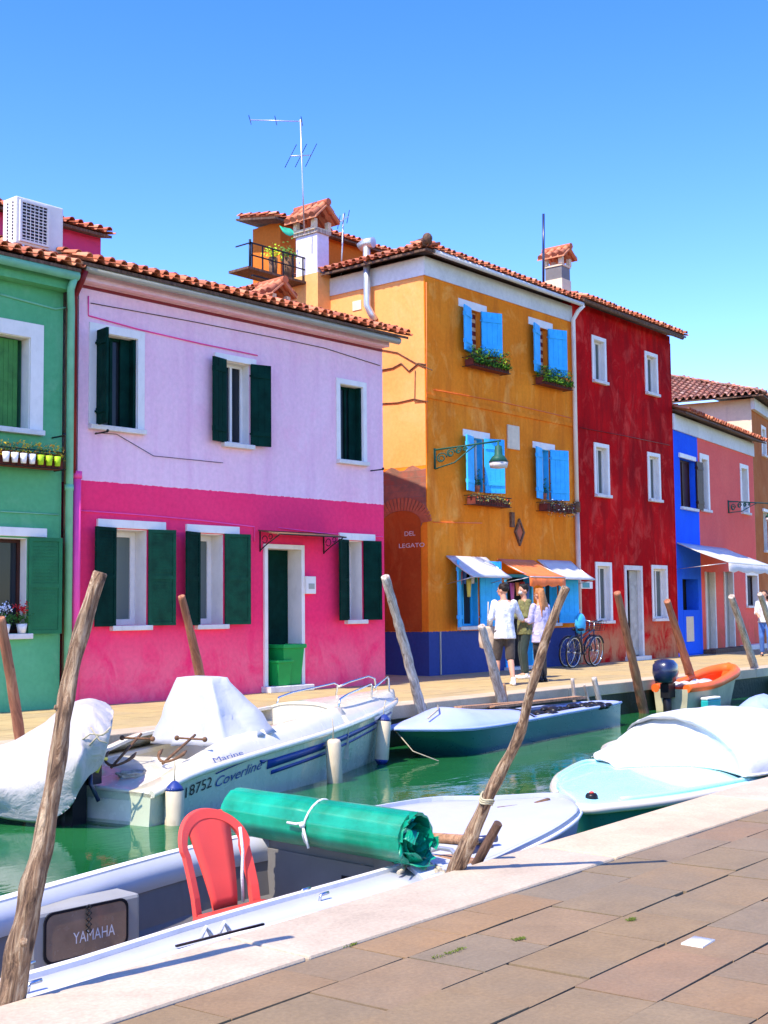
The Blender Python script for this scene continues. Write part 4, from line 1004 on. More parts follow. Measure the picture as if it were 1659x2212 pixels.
# ------------------------------------------------------------------ RED HOUSE
fr_ = Fac((24.71, 15.54), (29.89, 15.74)); r = fr_.rect
ws = [r(1281, 732, 1306, 826), r(1395, 766, 1418, 852), r(1286, 964, 1313, 1070), r(1401, 984, 1424, 1080), r(1289, 1222, 1319, 1340), r(1410, 1228, 1440, 1335)]
DR = r(1351, 1230, 1387, 1402)
red, rw = house('red_house', fr_, 8.5, 9.0, M['redplaster'], ws+[[DR[0], .10, DR[2], DR[3]]], 'tall narrow dark red house with white framed windows')
backing(red, fr_.L, 8.4)
for o_ in ws: window(red, o_, surr=.09, back='beigecurtain' if o_ in ws[2:4] else 'curtain', frame='white', mull=True, rec=.16, glass='greyglass')
mb = MB(True); a, c, b_, d = DR
mb.box(a-.08, -.03, .10, a+.012, .22, d+.10); mb.box(b_-.012, -.03, .10, b_+.08, .22, d+.10); mb.box(a+.012, -.03, d-.012, b_-.012, .22, d+.10); dd = part('door_frame', mb, M['stone'], red)
part('door', MB(True).box(a+.014, .17, .12, b_-.4, .20, d-.014), M['darkwood'], dd); part('door_curtain', MB(True).box(b_-.42, .08, .12, b_-.02, .10, d-.02), M['beigecurtain'], dd)
part('step', MB(True).box(a-.12, -.2, .002, b_+.12, .17, .10), M['stone'], dd)
wall_line(red, fr_, [(1252, 924), (1350, 942), (1446, 962)], .010, 'redpipe', -.015)
part('gutter', MB(True).tube([(.02, -.30, 8.45), (fr_.L+.15, -.30, 8.43)], .045, 10), M['darkwood'], red)
roof(red, fr_.L, -.38, 8.50, 4.2, 1.2, .02, fr_.L+.28, rs=31, pitch_w=.2)
part('corner_edge', MB(True).box(fr_.L-.012, -.012, 0.1, fr_.L+.0, -.001, 8.3), M['redplaster'], red)
# chimney between the two
cq = INV[red.name] @ Vector((26.1, 16.78, 0)); cl = part('chimney', MB(True).box(cq.x-.22, cq.y-.25, 8.3, cq.x+.22, cq.y+.25, 9.45), M['cream'], red, label='pale chimney with grey top and tiled cap')
part('chimney_top', MB(True).box(cq.x-.20, cq.y-.235, 9.45, cq.x+.20, cq.y+.235, 9.78), M['greyin'], cl); chimney_cap(cl, cq.x, cq.y, 9.82, .26, .30, .24, rs=8)

# ------------------------------------------------------------------ BLUE and SALMON HOUSES
fb0 = Fac((29.89, 15.74), (37.3, 16.87)); ub = fb0.at(1509, 1060)[0]; zbl = fb0.at(1500, 1168)[1]
pB = fb0.w(ub, 0, 0); fb = Fac((29.89, 15.74), (pB.x, pB.y)); fs = Fac((pB.x, pB.y), (37.3, 16.87))
r = fb.rect; WB = r(1468, 988, 1503, 1100); HB = 6.42
blue, bw = house('blue_house', fb, HB, 8.0, M['blue'], [WB, r(1474, 1250, 1512, 1400)[:1]+[.02]+r(1474, 1250, 1512, 1400)[2:]], 'narrow bright blue house between the red and salmon houses')
backing(blue, fb.L, HB-.1)
window(blue, WB, lintel=(.1, .02, .0, .12), frame='brownshut', jamb=None, back='dark', glass='brownshut', shut=(('r', .50, 178, 'brownshut', False),))
bp_ = r(1474, 1318, 1512, 1402); part('blue_panel', MB(True).box(bp_[0]+.1, .0, .03, bp_[2], .12, bp_[3]), M['blue'], blue); nb_ = r(1482, 1332, 1499, 1385)
part('notice', MB(True).box(nb_[0], -.012, nb_[1], nb_[2], -.002, nb_[3]), M['cream'], blue)
r = fs.rect; WS1 = r(1514, 990, 1530, 1102); WS2 = r(1600, 1010, 1616, 1108); WS3 = r(1612, 1242, 1637, 1308)
D1, D2 = r(1524, 1235, 1546, 1398), r(1564, 1235, 1586, 1396)
salmon, sw = house('salmon_house', fs, HB, 8.0, M['salmon'], [WS1, WS2, WS3]+[[d_[0], .12, d_[2], d_[3]] for d_ in (D1, D2)], 'salmon pink two storey house with white awning')
backing(salmon, fs.L, HB-.1)
window(salmon, WS1, surr=.14, frame='brownshut', back='dark', glass='brownshut'); window(salmon, WS2, surr=.12, frame='white'); window(salmon, WS3, surr=.12, lintel=(.1, .1, .1, .1), frame='brownshut', back='dark')
for d_ in (D1, D2):
    mb = MB(True); a, _, b_, d = d_; mb.box(a-.09, -.03, .12, a+.01, .2, d); mb.box(b_-.01, -.03, .12, b_+.09, .2, d); o = part('door_frame', mb, M['stone'], salmon)
    part('door', MB(True).box(a+.01, .12, .12, b_-.01, .15, d), M['gutter'], o)
part('step', MB(True).box(.0, -.35, .002, fs.L*.62, -.001, .12), M['darkwood'], salmon); part('step', MB(True).box(fs.L*.63, -.3, .002, fs.L, -.001, .14), M['stone'], salmon)
for Hh, f_ in ((blue, fb), (salmon, fs)):
    part('cornice', MB(True).box(0, -.05, HB-.42, f_.L, -.001, HB), M['whiteplaster'], Hh)
    roof(Hh, f_.L, -.40, HB+.04, 3.6, 1.05, 0.01 if Hh is blue else 0, f_.L+(0 if Hh is blue else .25), rs=41, pitch_w=.2)
zt_ = fb0.at(1462, 1172)[1]
awning(salmon, fs, -fb.L+.05, 2.2, zt_, zt_-.55, 1.35, 'whitefab', val=.26, lab='long white awning over the blue and salmon ground floors')
q = fs.at(1572, 1083); bp = fs.w(q[0], -.02, q[1]); wall_lamp(bp, (fs.n*.45+fs.d*.9).normalized(), 1.9, 'green lamp bracket on the salmon house at the right edge', .34)

# ------------------------------------------------------------------ far corner house
ff = Fac((37.55, 16.98), (44.5, 18.6)); r = ff.rect; FH = 7.9
WF1, WF2 = r(1645, 925, 1654, 985), r(1648, 1105, 1659, 1190)
far, fw = house('far_corner_house', ff, FH, 9.0, M['brownor'], [WF1, WF2], 'brown orange house with cream side wall beyond the salmon house')
backing(far, ff.L, FH-.1)
window(far, WF1, surr=.1); window(far, WF2, surr=.0, lintel=(.1, .1, .0, .1), frame='dkgreen')
part('side_render', MB(True).box(-.03, -.0, 0, -.002, 9.0, FH), M['cream'], far); part('cornice', MB(True).box(-.10, -.12, FH-.35, ff.L, -.001, FH), M['whiteplaster'], far)
roof(far, ff.L, -.5, FH+.05, 5.5, 2.1, -.5, ff.L, rs=51, mt='tileold', hipl=1, back=False, ridge=False, pitch_w=.22)
XS = Matrix(((0, 1, 0, 0), (-1, 0, 0, 9.0), (0, 0, 1, 0), (0, 0, 0, 1)))
roof(far, 0, -.5, FH+.05, 5.5, 2.1, -6, 9.5, rs=52, mt='tileold', hipr=1, back=False, ridge=False, X=XS, name='side_roof', pitch_w=.22)

# ------------------------------------------------------------------ mooring poles
def pole(name, pts, rs, mt, label, group='mooring poles along the canal', rough=.22, knots=0, seed=1, flat=True):
    mb = MB(); P = []; RR = []
    for i in range(len(pts)-1):
        n = max(2, int((pts[i+1]-pts[i]).length/.035))
        for k in range(n): t = k/n; P.append(pts[i].lerp(pts[i+1], t)); RR.append(rs[i]+(rs[i+1]-rs[i])*t)
    P.append(pts[-1]); RR.append(rs[-1])
    # smooth the bends
    for _ in range(5): P = [P[0]]+[(P[i-1]+P[i]*2+P[i+1])/4 for i in range(1, len(P)-1)]+[P[-1]]
    rnd = random.Random(seed)
    bul = [(rnd.random()*len(P), rnd.uniform(.10, .25), rnd.uniform(1.2, 2.5)) for _ in range(knots)]
    RR = [r_*(1+sum(a*math.exp(-((i-c)/w_)**2) for c, a, w_ in bul)+.06*noise.noise(Vector((i*.21, seed, 0)))) for i, r_ in enumerate(RR)]
    P.append(P[-1]+(P[-1]-P[-2]).normalized()*.004); RR.append(RR[-1]*.86)
    mb.tube(P, RR, 14, rough=rough, seed=seed)
    for k in range(knots):   # cut branch stubs
        i = min(len(P)-3, max(2, int(bul[k][0]))); d = Vector((rnd.uniform(-1, 1), rnd.uniform(-1, .2), rnd.uniform(-.2, .6))).normalized()
        mb.tube([P[i]+d*RR[i]*.5, P[i]+d*(RR[i]*1.18), P[i]+d*(RR[i]*1.2)], [RR[i]*.34, RR[i]*.26, RR[i]*.18], 8, rough=.2, seed=k)
    ax_ = (P[-1]-P[0]).normalized(); q_ = Vector((0, 0, 1)).rotation_difference(ax_); o0 = P[0].copy()
    mb.v = [q_.inverted() @ (v-o0) for v in mb.v]; o = part(name, mb, M[mt], None); o.location = o0; o.rotation_mode = 'QUATERNION'; o.rotation_quaternion = q_
    o['label'] = label; o['category'] = 'mooring pole'
    if group: o['group'] = group
    return o
def dl(pix, d0, d1):
    n = len(pix); return [dep(x, y, d0+(d1-d0)*i/(n-1)) for i, (x, y) in enumerate(pix)]
p1x = [(20, 2160), (44, 2040), (64, 1950), (84, 1860), (103, 1770), (122, 1660), (134, 1590), (139, 1530), (146, 1480), (160, 1415), (180, 1350), (196, 1300), (216, 1238)]
B1 = g(20, 2165); B1 = Vector((B1.x, near_out(B1.x)+.05, 0)); d0 = (B1-C0).dot(CF)
P1 = dl(p1x, d0, 4.32); P1 = [P1[0]+(P1[0]-P1[2])*1.6+Vector((0, 0, -.6))]+P1
pole('mooring_pole', P1, [.050, .046, .042, .037, .034, .032, .030, .029, .027, .026, .026, .025, .024, .0235], 'bark', 'thick knobbly tree trunk pole in the left foreground leaning right', knots=9, seed=3, rough=.3)
p2x = [(978, 1885), (1010, 1830), (1045, 1740), (1085, 1660), (1128, 1580), (1140, 1510), (1160, 1445), (1188, 1350), (1222, 1270)]
B2 = Vector((4.99, near_out(4.99)+.05, 0)); d0 = (B2-C0).dot(CF)
P2 = dl(p2x, d0, 5.8); P2 = [P2[0]+Vector((-.25, .12, -.9))]+P2
pole('mooring_pole', P2, [.038, .036, .033, .030, .028, .025, .023, .022, .021, .019], 'bark', 'crooked slender tree trunk pole rising from the near quay edge in the centre', knots=8, seed=8, rough=.26)
rp = P2[3]; mb = MB()
for k in range(3): c = P2[3].lerp(P2[4], .12+k*.05); ax = (P2[4]-P2[3]).normalized(); u = ax.orthogonal().normalized(); v = ax.cross(u); mb.tube([c+u*math.cos(t*PI/7)*.035+v*math.sin(t*PI/7)*.035+ax*.01*math.sin(t) for t in range(15)], .005, 6)
solo('rope_lashing', mb, M['beigehull'], 'rope wound around the crooked centre pole', 'rope')
def fpole(top, bot, Yb, Yt, r0, r1, mt, label, seed=1, knots=0, rough=.1, ext=1.0):
    b_ = on(bot[0], bot[1], Yb); t_ = on(top[0], top[1], Yt); d = (t_-b_).normalized(); e = b_-d*ext
    return pole('mooring_pole', [e, b_.lerp(t_, .02), b_.lerp(t_, .5)+Vector((.01, 0, 0)), t_], [r0, r0, (r0+r1)/2, r1], mt, label, knots=knots, seed=seed, rough=rough)
fpole((0, 1335), (44, 1600), 10.35, 10.15, .052, .046, 'brownwood', 'smooth red brown pole at the left edge before the green house')
fpole((392, 1288), (430, 1450), 10.9, 10.7, .055, .038, 'brownwood', 'pointed red brown pole in front of the pink house ground windows')
fpole((832, 1245), (916, 1555), 10.98, 10.7, .070, .058, 'greywood', 'pale weathered pole at the corner between pink and orange houses', seed=4, knots=2, rough=.2)
fpole((1040, 1352), (1083, 1512), 11.0, 10.85, .075, .055, 'greywood', 'stout pale pole beside the man in the white shirt', seed=5, knots=1, rough=.2)
fpole((1333, 1280), (1390, 1535), 11.05, 10.8, .085, .060, 'brownwood', 'red brown pole in front of the red house next to the outboard motor', seed=6)
fpole((1441, 1298), (1490, 1455), 11.30, 11.1, .085, .060, 'brownwood', 'red brown pole behind the orange dinghy', seed=7)
fpole((1580, 1288), (1635, 1458), 11.55, 11.3, .085, .065, 'greywood', 'thin grey pole in front of the salmon house', seed=8)
fpole((1642, 1283), (1685, 1420), 11.75, 11.5, .08, .06, 'greywood', 'pale pole cut by the right edge beside the walker in jeans', seed=9)
for i, (tx, ty, bx, by, r_, lb) in enumerate(((1236, 1466, 1241, 1512, .030, 'thin yellowish stake behind the dark green boat, leftmost of three'), (1262, 1480, 1271, 1512, .022, 'thinnest grey stake behind the dark green boat'), (1283, 1464, 1293, 1508, .048, 'short flat topped grey stake behind the stern of the dark green boat'))):
    b_ = on(bx, by, 10.95); t_ = on(tx, ty, 10.95); d = (t_-b_).normalized()
    pole('mooring_stake', [b_-d*.9, b_, t_], [r_, r_, r_*.95], 'greywood', lb, group='stakes behind the green boat', seed=20+i, rough=.1)
for i, (tx, ty, bx, by, r_, mt_, lb) in enumerate(((1087, 1478, 1092, 1515, .035, 'plank', 'short brown stake close beside the stout pale pole'), (1417, 1428, 1419, 1470, .03, 'iron', 'thin black stake behind the navy outboard motor'))):
    Y_ = 11.02 if i == 0 else 11.2; b_ = on(bx, by, Y_); t_ = on(tx, ty, Y_); d = (t_-b_).normalized(); pole('mooring_stake', [b_-d*.9, b_, t_], [r_, r_, r_*.95], mt_, lb, group='stakes behind the green boat' if 0 else None, seed=30+i, rough=.1)
b_ = g(1023, 1878, -.05); t_ = dep(1076, 1779, (b_-C0).dot(CF)-.1)
pole('mooring_stake', [b_-(t_-b_)*1.2, b_, t_], [.026, .026, .024], 'darkwood', 'dark short stake standing against the bow of the pale grey boat', group=None, seed=40, rough=.08)

# ------------------------------------------------------------------ boats
def _itp(tab, q):
    if q <= tab[0][0]: i = 0
    else:
        i = max(k for k in range(len(tab)-1) if tab[k][0] <= q)
    p0 = tab[max(0, i-1)]; p1 = tab[i]; p2 = tab[i+1]; p3 = tab[min(len(tab)-1, i+2)]; h = (p2[0]-p1[0]); t = min(1, max(0, (q-p1[0])/h)); o = []
    for k in range(1, len(p1)):
        m1 = (p2[k]-p0[k])/(p2[0]-p0[0])*h if i > 0 else p2[k]-p1[k]
        m2 = (p3[k]-p1[k])/(p3[0]-p1[0])*h if i+2 < len(tab) else p2[k]-p1[k]
        o.append((2*t**3-3*t*t+1)*p1[k]+(t**3-2*t*t+t)*m1+(-2*t**3+3*t*t)*p2[k]+(t**3-t*t)*m2)
    return o
class Boat:
    """q runs 0 (stern) to 1 (bow); the two gunwale lines are given in plan; side -1 = near line, +1 = far line"""
    def __init__(s, name, label, near, far, zs, zk, flare=.78, rake=.25, cat='boat'):
        s.near, s.far, s.zs, s.zk, s.flare, s.rake = near, far, zs, zk, flare, rake
        a, b_ = s._c(0), s._c(1); s.head = math.atan2(b_.y-a.y, b_.x-a.x); s.L = (b_-a).length
        s.t = thing(name, label, cat, (a.x, a.y, 0), s.head)
    def _n(s, q): return Vector((*_itp(s.near, q), 0))
    def _f(s, q): return Vector((*_itp(s.far, q), 0))
    def _c(s, q): return (s._n(q)+s._f(q))/2
    def b(s, q): return max(.012, (s._f(q)-s._n(q)).length/2)
    def z(s, q): return _itp(s.zs, q)[0]
    def W(s, q, y, z):
        e = 0
        if q < 0 or q > 1: e, q = (q, 0) if q < 0 else (q-1, 1)
        qq = min(q, .985); h = (s._f(qq)-s._n(qq)).normalized(); c = s._c(q)
        d = (s._c(1)-s._c(0)).normalized()
        return Vector((c.x+h.x*y+d.x*e*s.L, c.y+h.y*y+d.y*e*s.L, z))
    def G(s, q, y, z): return INV[s.t.name] @ s.W(q, y, z)
    def P(s, q, t, side=1, off=0.0):
        b = s.b(q)+off; z = s.zk+(s.z(q)-s.zk)*t
        fl = s.flare if not isinstance(s.flare, tuple) else s.flare[0]+(s.flare[1]-s.flare[0])*q; k = fl+(1-fl)*t
        if t < .18: k = fl*(max(t, 0)/.18)**.55
        v = s.G(q, side*b*k, z); v.x += s.rake*(t-1)*q**3
        return v
    def shell(s, m, rub=None, n=36, tt=(0, .06, .12, .18, .35, .55, .75, .9, 1.0), name='hull'):
        mb = MB(True); qs = [1-(1-i/n)**1.5 for i in range(n+1)]
        rings = [[s.P(q, t, 1) for t in tt[::-1]]+[s.P(q, t, -1) for t in tt[1:]] for q in qs]
        mb.loft(rings, closed=False, caps=False)
        r0 = rings[0]; mb.q(r0)            # transom
        s.hull = part(name, mb, m, s.t); s.qs = qs
        if rub:
            for sd in (1, -1):
                pts = [s.P(q, 1, sd, .012) for q in qs]; part('rub_rail', MB(True).tube(pts, rub[0], 8), rub[1], s.t)
        return s.hull
    def inner(s, m, q0, q1, th=.10, zf=-.35, n=20, name='inside', trans=True):
        mb = MB(True); rings = []
        for i in range(n+1):
            q = q0+(q1-q0)*i/n; b = max(.02, s.b(q)-th); z = s.z(q)+.004
            rings.append([s.G(q, y, zz) for y, zz in ((b, z), (b*.95, zf+.08), (b*.86, zf), (-b*.86, zf), (-b*.95, zf+.08), (-b, z))])
        mb.loft(rings, closed=False, caps=False, smooth=False); mb.q(rings[0]); mb.q(rings[-1])
        return part(name, mb, m, s.t)
    def gun(s, m, q0, q1, th=.10, up=.006, n=24, name='gunwale', h=.03, sides=(1, -1)):
        mb = MB(True)
        for sd in sides:
            tq = (lambda q: th(q)) if callable(th) else (lambda q: th)
            P = [[s.G(q, sd*(s.b(q)+.015), s.z(q)+up), s.G(q, sd*max(.0, s.b(q)-tq(q)-.01), s.z(q)+up+.008)] for q in [q0+(q1-q0)*i/n for i in range(n+1)]]
            mb.slab(P, h)
        return part(name, mb, m, s.t)
    def deck(s, m, q0, q1, crown=.06, up=.01, n=24, name='deck', over=.012, k=8, pw=2.0):
        mb = MB(True); P = []
        for i in range(n+1):
            q = q0+(q1-q0)*i/n; b = s.b(q)+over; z = s.z(q)+up; c = crown(q) if callable(crown) else crown
            P.append([s.G(q, b*y, z+c*(1-abs(y)**pw)) for y in [(-1+2*j/k) for j in range(k+1)]])
        mb.slab(P, .025)
        return part(name, mb, m, s.t)
def rail(b, pts, r=.012, m='steel', name='handrail'): return part(name, MB(True).tube(pts, r, 8), M[m], b.t)
def fender(p, L, r, caps, label, tilt=Vector((0, 0, 0))):
    t = thing('fender', label, 'fender', p, 0, 'cream fenders hanging from the white motorboat'); d = (Vector((0, 0, -1))+tilt).normalized()
    a = p+d*.04
    part('fender_body', MB().tube([a, a+d*.01, a+d*.04, a+d*(L-.04), a+d*(L-.01), a+d*L], [r*.5, r*.85, r, r, r*.85, r*.4], 18), M['fender'], t)
    if caps != 'n': part('fender_cap', MB().tube([a-d*.05, a-d*.04, a+d*.0, a+d*.03], [.015, r*.35, r*.8, r*.98], 16), M['bluecap'], t)
    if caps == 'b': part('fender_foot', MB().tube([a+d*(L-.03), a+d*L, a+d*(L+.05)], [r*.98, r*.8, r*.25], 16), M['bluecap'], t)
    part('lanyard', MB().tube([a, a-d*.10+tilt*.2, a-d*.22], .007, 6), M['rope'], t)
    return t

# ---- A: long pale grey boat alongside the near quay
def gp(x, y, z): v = g(x, y, z); return (v.x, v.y)
n_ = [gp(30, 2165, -.09), gp(540, 2012, -.09), gp(898, 1921, -.08), gp(1048, 1878, -.06), gp(1136, 1840, -.04), gp(1205, 1802, -.01), gp(1243, 1772, .01), gp(1253, 1755, .02)]
f_ = [gp(0, 1951, -.09), gp(413, 1832, -.09), gp(700, 1775, -.08), gp(917, 1734, -.05), gp(1070, 1728, -.02), gp(1184, 1724, .0), gp(1225, 1731, .01), gp(1253, 1752, .02)]
NA = [(0, n_[0][0]-3.2, n_[0][1]-.02), (.36, *n_[0]), (.52, *n_[1]), (.66, *n_[2]), (.76, *n_[3]), (.85, *n_[4]), (.93, *n_[5]), (.975, *n_[6]), (1, *n_[7])]
FA = [(0, f_[0][0]-4.0, f_[0][1]-.30), (.36, f_[0][0]-.55, f_[0][1]-.04), (.52, *f_[1]), (.66, f_[2][0]-.15, f_[2][1]), (.76, *f_[3]), (.85, *f_[4]), (.93, *f_[5]), (.975, *f_[6]), (1, *f_[7])]
A_ = Boat('grey_boat', 'long pale grey open boat moored along the near quay', NA, FA, [(0, -.09), (.5, -.09), (.66, -.08), (.85, -.03), (1, .02)], -.75, flare=.86, rake=.3)
A_.shell(M['greydeck'], (.016, M['white']))
qd = .675
thn = lambda q: .155+.22*max(0, (q-.40)/.27)
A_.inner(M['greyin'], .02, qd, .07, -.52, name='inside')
A_.gun(M['white'], 0.0, qd+.01, .06, sides=(1,)); A_.gun(M['greydeck'], 0.0, qd+.01, thn, sides=(-1,))
mb = MB(True); mc = MB(True); qq = [qd*i/30 for i in range(31)]
mc.slab([[A_.G(q, -(A_.b(q)-thn(q)-.0), A_.z(q)+.035), A_.G(q, -(A_.b(q)-thn(q)-.045), A_.z(q)+.035)] for q in qq], .045)
mc.slab([[A_.G(q, (A_.b(q)-.055), A_.z(q)+.022), A_.G(q, (A_.b(q)-.085), A_.z(q)+.018)] for q in qq], .03)
mb.slab([[A_.G(q, (A_.b(q)-.088), A_.z(q)+.008), A_.G(q, (A_.b(q)-.105), A_.z(q)-.15)] for q in qq], Vector((0, .012, -.004)))
part('coaming', mc, M['white'], A_.t); part('inner_strip', mb, M['greydeck'], A_.t)
mb = MB(True); mb.slab([[A_.G(q, -(A_.b(q)-thn(q)-.05), A_.z(q)+.02), A_.G(q, -(A_.b(q)-thn(q)-.075), A_.z(q)-.18)] for q in qq], Vector((0, -.012, -.004))); part('near_lining', mb, M['greydeck'], A_.t)
A_.deck(M['greydeck'], qd, .995, crown=lambda q: .085*max(0, 1-q)**.5+.015, up=.012, name='foredeck')
# bulkhead facing the stern with a dark hatch and wooden lip
c_ = A_.G(qd, 0, 0); bx = c_.x; cy_ = c_.y; hb = A_.b(qd)-.03; zt_ = A_.z(qd)
mb = MB(True); mb.box(bx-.03, cy_-hb, -.52, bx+.01, cy_+hb, zt_+.02); mb.box(bx-.05, cy_-hb, zt_-.03, bx-.03, cy_+hb, zt_+.015); part('bulkhead', mb, M['greyin'], A_.t)
part('bulkhead_panel', MB(True).box(bx-.045, cy_-hb+.08, -.50, bx-.031, cy_+hb-.06, -.16), M['greyin'], A_.t, bevel=.004)
part('hatch_opening', MB(True).box(bx-.05, cy_-.42, -.44, bx-.046, cy_+.18, -.24), M['dark'], A_.t)
part('wooden_lip', MB(True).box(bx-.11, cy_-hb+.1, zt_+.022, bx-.02, cy_+hb+.03, zt_+.055), M['plank'], A_.t)
# side locker on the far side with a smoked oval hatch and lettering
lw = INV[A_.t.name] @ g(70, 2010, -.3); YL = 5.34; X0 = INV[A_.t.name] @ on(66, 2015, YL); X1 = INV[A_.t.name] @ on(298, 1990, YL); yl = X0.y
ha, hb_ = INV[A_.t.name] @ on(97, 2035, YL), INV[A_.t.name] @ on(266, 1985, YL)
part('locker', MB(True).box(X0.x, yl, -.60, X1.x, yl+.2, (ha.z+hb_.z)/2+.130), M['gutter'], A_.t, bevel=.02)
cx, wx, cz = (ha.x+hb_.x)/2, (hb_.x-ha.x)/2, (ha.z+hb_.z)/2
def rrect(cx, cz, w_, h_, r_, y):
    return [Vector((cx+sx*(w_-r_)+r_*math.cos(a), y, cz+sz*(h_-r_)+r_*math.sin(a))) for sx, sz, a0 in ((1, 1, 0), (-1, 1, PI/2), (-1, -1, PI), (1, -1, 3*PI/2)) for a in [a0+PI/2*k/5 for k in range(6)]]
part('hatch_frame', MB(True).loft([rrect(cx, cz, wx+.012, .125, .05, yl+.001), rrect(cx, cz, wx+.012, .125, .05, yl-.010), rrect(cx, cz, wx, .112, .045, yl-.010), rrect(cx, cz, wx, .112, .045, yl-.004)], smooth=False), M['black'], A_.t)
ho = part('smoked_hatch', MB(True).q(rrect(cx, cz, wx, .112, .045, yl-.0075)), paint('smoked_brown_panel', (.30, .19, .11), .25, .25, 6, coat=.5), A_.t)
tm = text_mesh('YAMAHA', 1, 0.0); wmx = max(v.x for v in tm.v); hmx = max(v.y for v in tm.v)
tm.v = [Vector((cx-wx*.35+v.x/wmx*wx*1.05, yl-.0095, cz-.05+.055*v.y/hmx)) for v in tm.v]; part('lettering', tm, M['white'], ho)
mb = MB(True)
for k in range(5): mb.tube([(cx, yl-.02, cz+.13-.028*k), (cx+.012, yl-.025, cz+.116-.028*k), (cx, yl-.02, cz+.102-.028*k), (cx-.012, yl-.015, cz+.116-.028*k), (cx, yl-.02, cz+.13-.028*k)], .0045, 5)
part('chain_latch', mb, M['iron'], ho)
# side deck fittings
mb = MB(True)
c1 = INV[A_.t.name] @ g(478, 2019, -.07); mb.box(c1.x-.24, c1.y-.006, -.074, c1.x+.24, c1.y+.006, -.066)
part('dark_strip', mb, M['black'], A_.t)
mb = MB(True)
for dx in (-.05, .05): mb.tube([(c1.x+dx-.03, c1.y+.04, -.078), (c1.x+dx, c1.y+.04, -.035), (c1.x+dx+.03, c1.y+.04, -.078)], .010, 6)
part('rowlock', mb, M['whiterope'], A_.t)
mb = MB(True)
for (px_, py_) in ((60, 2100), (74, 2140), (660, 1935), (700, 1945), (945, 1790), (1155, 1748)):
    c = INV[A_.t.name] @ g(px_, py_, -.08); mb.tube([(c.x-.03, c.y, c.z+.0), (c.x-.02, c.y, c.z+.03), (c.x+.03, c.y, c.z+.032)], .008, 6)
part('cleats', mb, M['steel'], A_.t)
# foredeck details: raised edge rails, cross plank, cleat bar
mb = MB(True)
for sd in (1, -1): mb.slab([[A_.G(q, sd*max(.005, A_.b(q)+.012), A_.z(q)+.04), A_.G(q, sd*max(0, A_.b(q)-.035), A_.z(q)+.043)] for q in [qd+(.992-qd)*i/24 for i in range(25)]], .05)
part('toe_rail', mb, M['greydeck'], A_.t)
pA, pB_ = INV[A_.t.name] @ g(945, 1812, -.0), INV[A_.t.name] @ g(1052, 1825, -.0)
part('cross_plank', MB(True).tube([pA+Vector((-.1, .05, .02)), pB_+Vector((0, 0, .02))], .028, 8), M['plank'], A_.t)
part('deck_fitting', MB(True).tube([pB_+Vector((-.05, .03, .03)), pB_+Vector((.06, -.02, .03))], .022, 8).box(pB_.x-.16, pB_.y-.03, pB_.z-.03, pB_.x+.02, pB_.y+.05, pB_.z-.0), M['navy'], A_.t)
a, b_ = INV[A_.t.name] @ g(1075, 1752, .0), INV[A_.t.name] @ g(1185, 1740, .0)
part('boat_hook', MB(True).tube([a+Vector((0, 0, .02)), b_+Vector((0, 0, .02))], .008, 6).tube([b_+Vector((-.14, 0, .02)), b_+Vector((0.0, 0, .03))], .022, 6), M['rust'], A_.t)
# steel hoop and mooring lines
pts = [g(x, y, z) for x, y, z in ((912, 1868, -.06), (925, 1840, -.01), (950, 1832, .02), (975, 1836, .02), (1000, 1865, .0), (1010, 1890, -.06))]
mb = MB(); mb.tube(pts, .012, 8); solo('steel_hoop', mb, M['galv'], 'bent steel hoop beside the foot of the crooked centre pole', 'mooring hoop')
rnd = random.Random(6)
for pix, lb, mt in (([(905, 1858), (925, 1868), (938, 1880), (945, 1895), (958, 1892), (968, 1902)], 'knotted grey mooring rope at the near quay edge', 'rope'), ([(860, 1890), (885, 1872), (915, 1866), (940, 1872), (952, 1888)], 'slack mooring rope lying on the side deck of the grey boat', 'rope'), ([(895, 1845), (905, 1858), (912, 1872), (930, 1878)], 'white rope end hanging from the foredeck corner', 'whiterope')):
    mb = MB(); pts = [g(x, y, -.055)+Vector((0, 0, .012+.01*math.sin(i*2))) for i, (x, y) in enumerate(pix)]
    Q = []
    for i in range(len(pts)-1):
        for k in range(4): Q.append(pts[i].lerp(pts[i+1], k/4)+Vector((rnd.gauss(0, .004), rnd.gauss(0, .004), 0)))
    Q.append(pts[-1]); mb.tube(Q, .011, 6); solo('mooring_rope', mb, M[mt], lb, 'rope')

# ---- rolled green plastic mesh lying athwart the foredeck
ra, rb = dep(510, 1765, 7.62), dep(905, 1838, 6.45)
rr = .133; zc = A_.z(qd)+.06+rr
ra = g(515, 1752, zc); rb = g(898, 1812, zc)
ax = (rb-ra); Lr = ax.length; ax.normalize(); up = Vector((0, 0, 1)); sdv = ax.cross(up).normalized()
t = thing('plastic_mesh_roll', 'big roll of green plastic mesh tied with cord on the grey boat', 'plastic roll', ra.lerp(rb, .5)-up*rr)
mb = MB(); n = 44; th0 = 0
rings = []
for i in range(31):
    f_ = i/30; c = ra+ax*Lr*f_; ring = []
    for j in range(n):
        a = 2*PI*j/n; k = rr*(1+.045*noise.noise(Vector((math.cos(a)*2.4, math.sin(a)*2.4, f_*2.0)))+.05*abs(math.sin(a*7+f_*.5))+.010*math.sin(a*23))
        k *= 1-.07*math.exp(-((f_-.5)/.03)**2)
        if math.sin(a) < -.6: k *= .96
        ring.append(c+sdv*math.cos(a)*k+up*math.sin(a)*k)
    rings.append(ring)
mb.loft(rings, True, False)
inner = [rings[-1][j]+(c-rings[-1][j])*.12 for j in range(n)]; mb.loft([rings[-1], inner], True, False)
part('outer_wrap', mb, M['roll'], t)
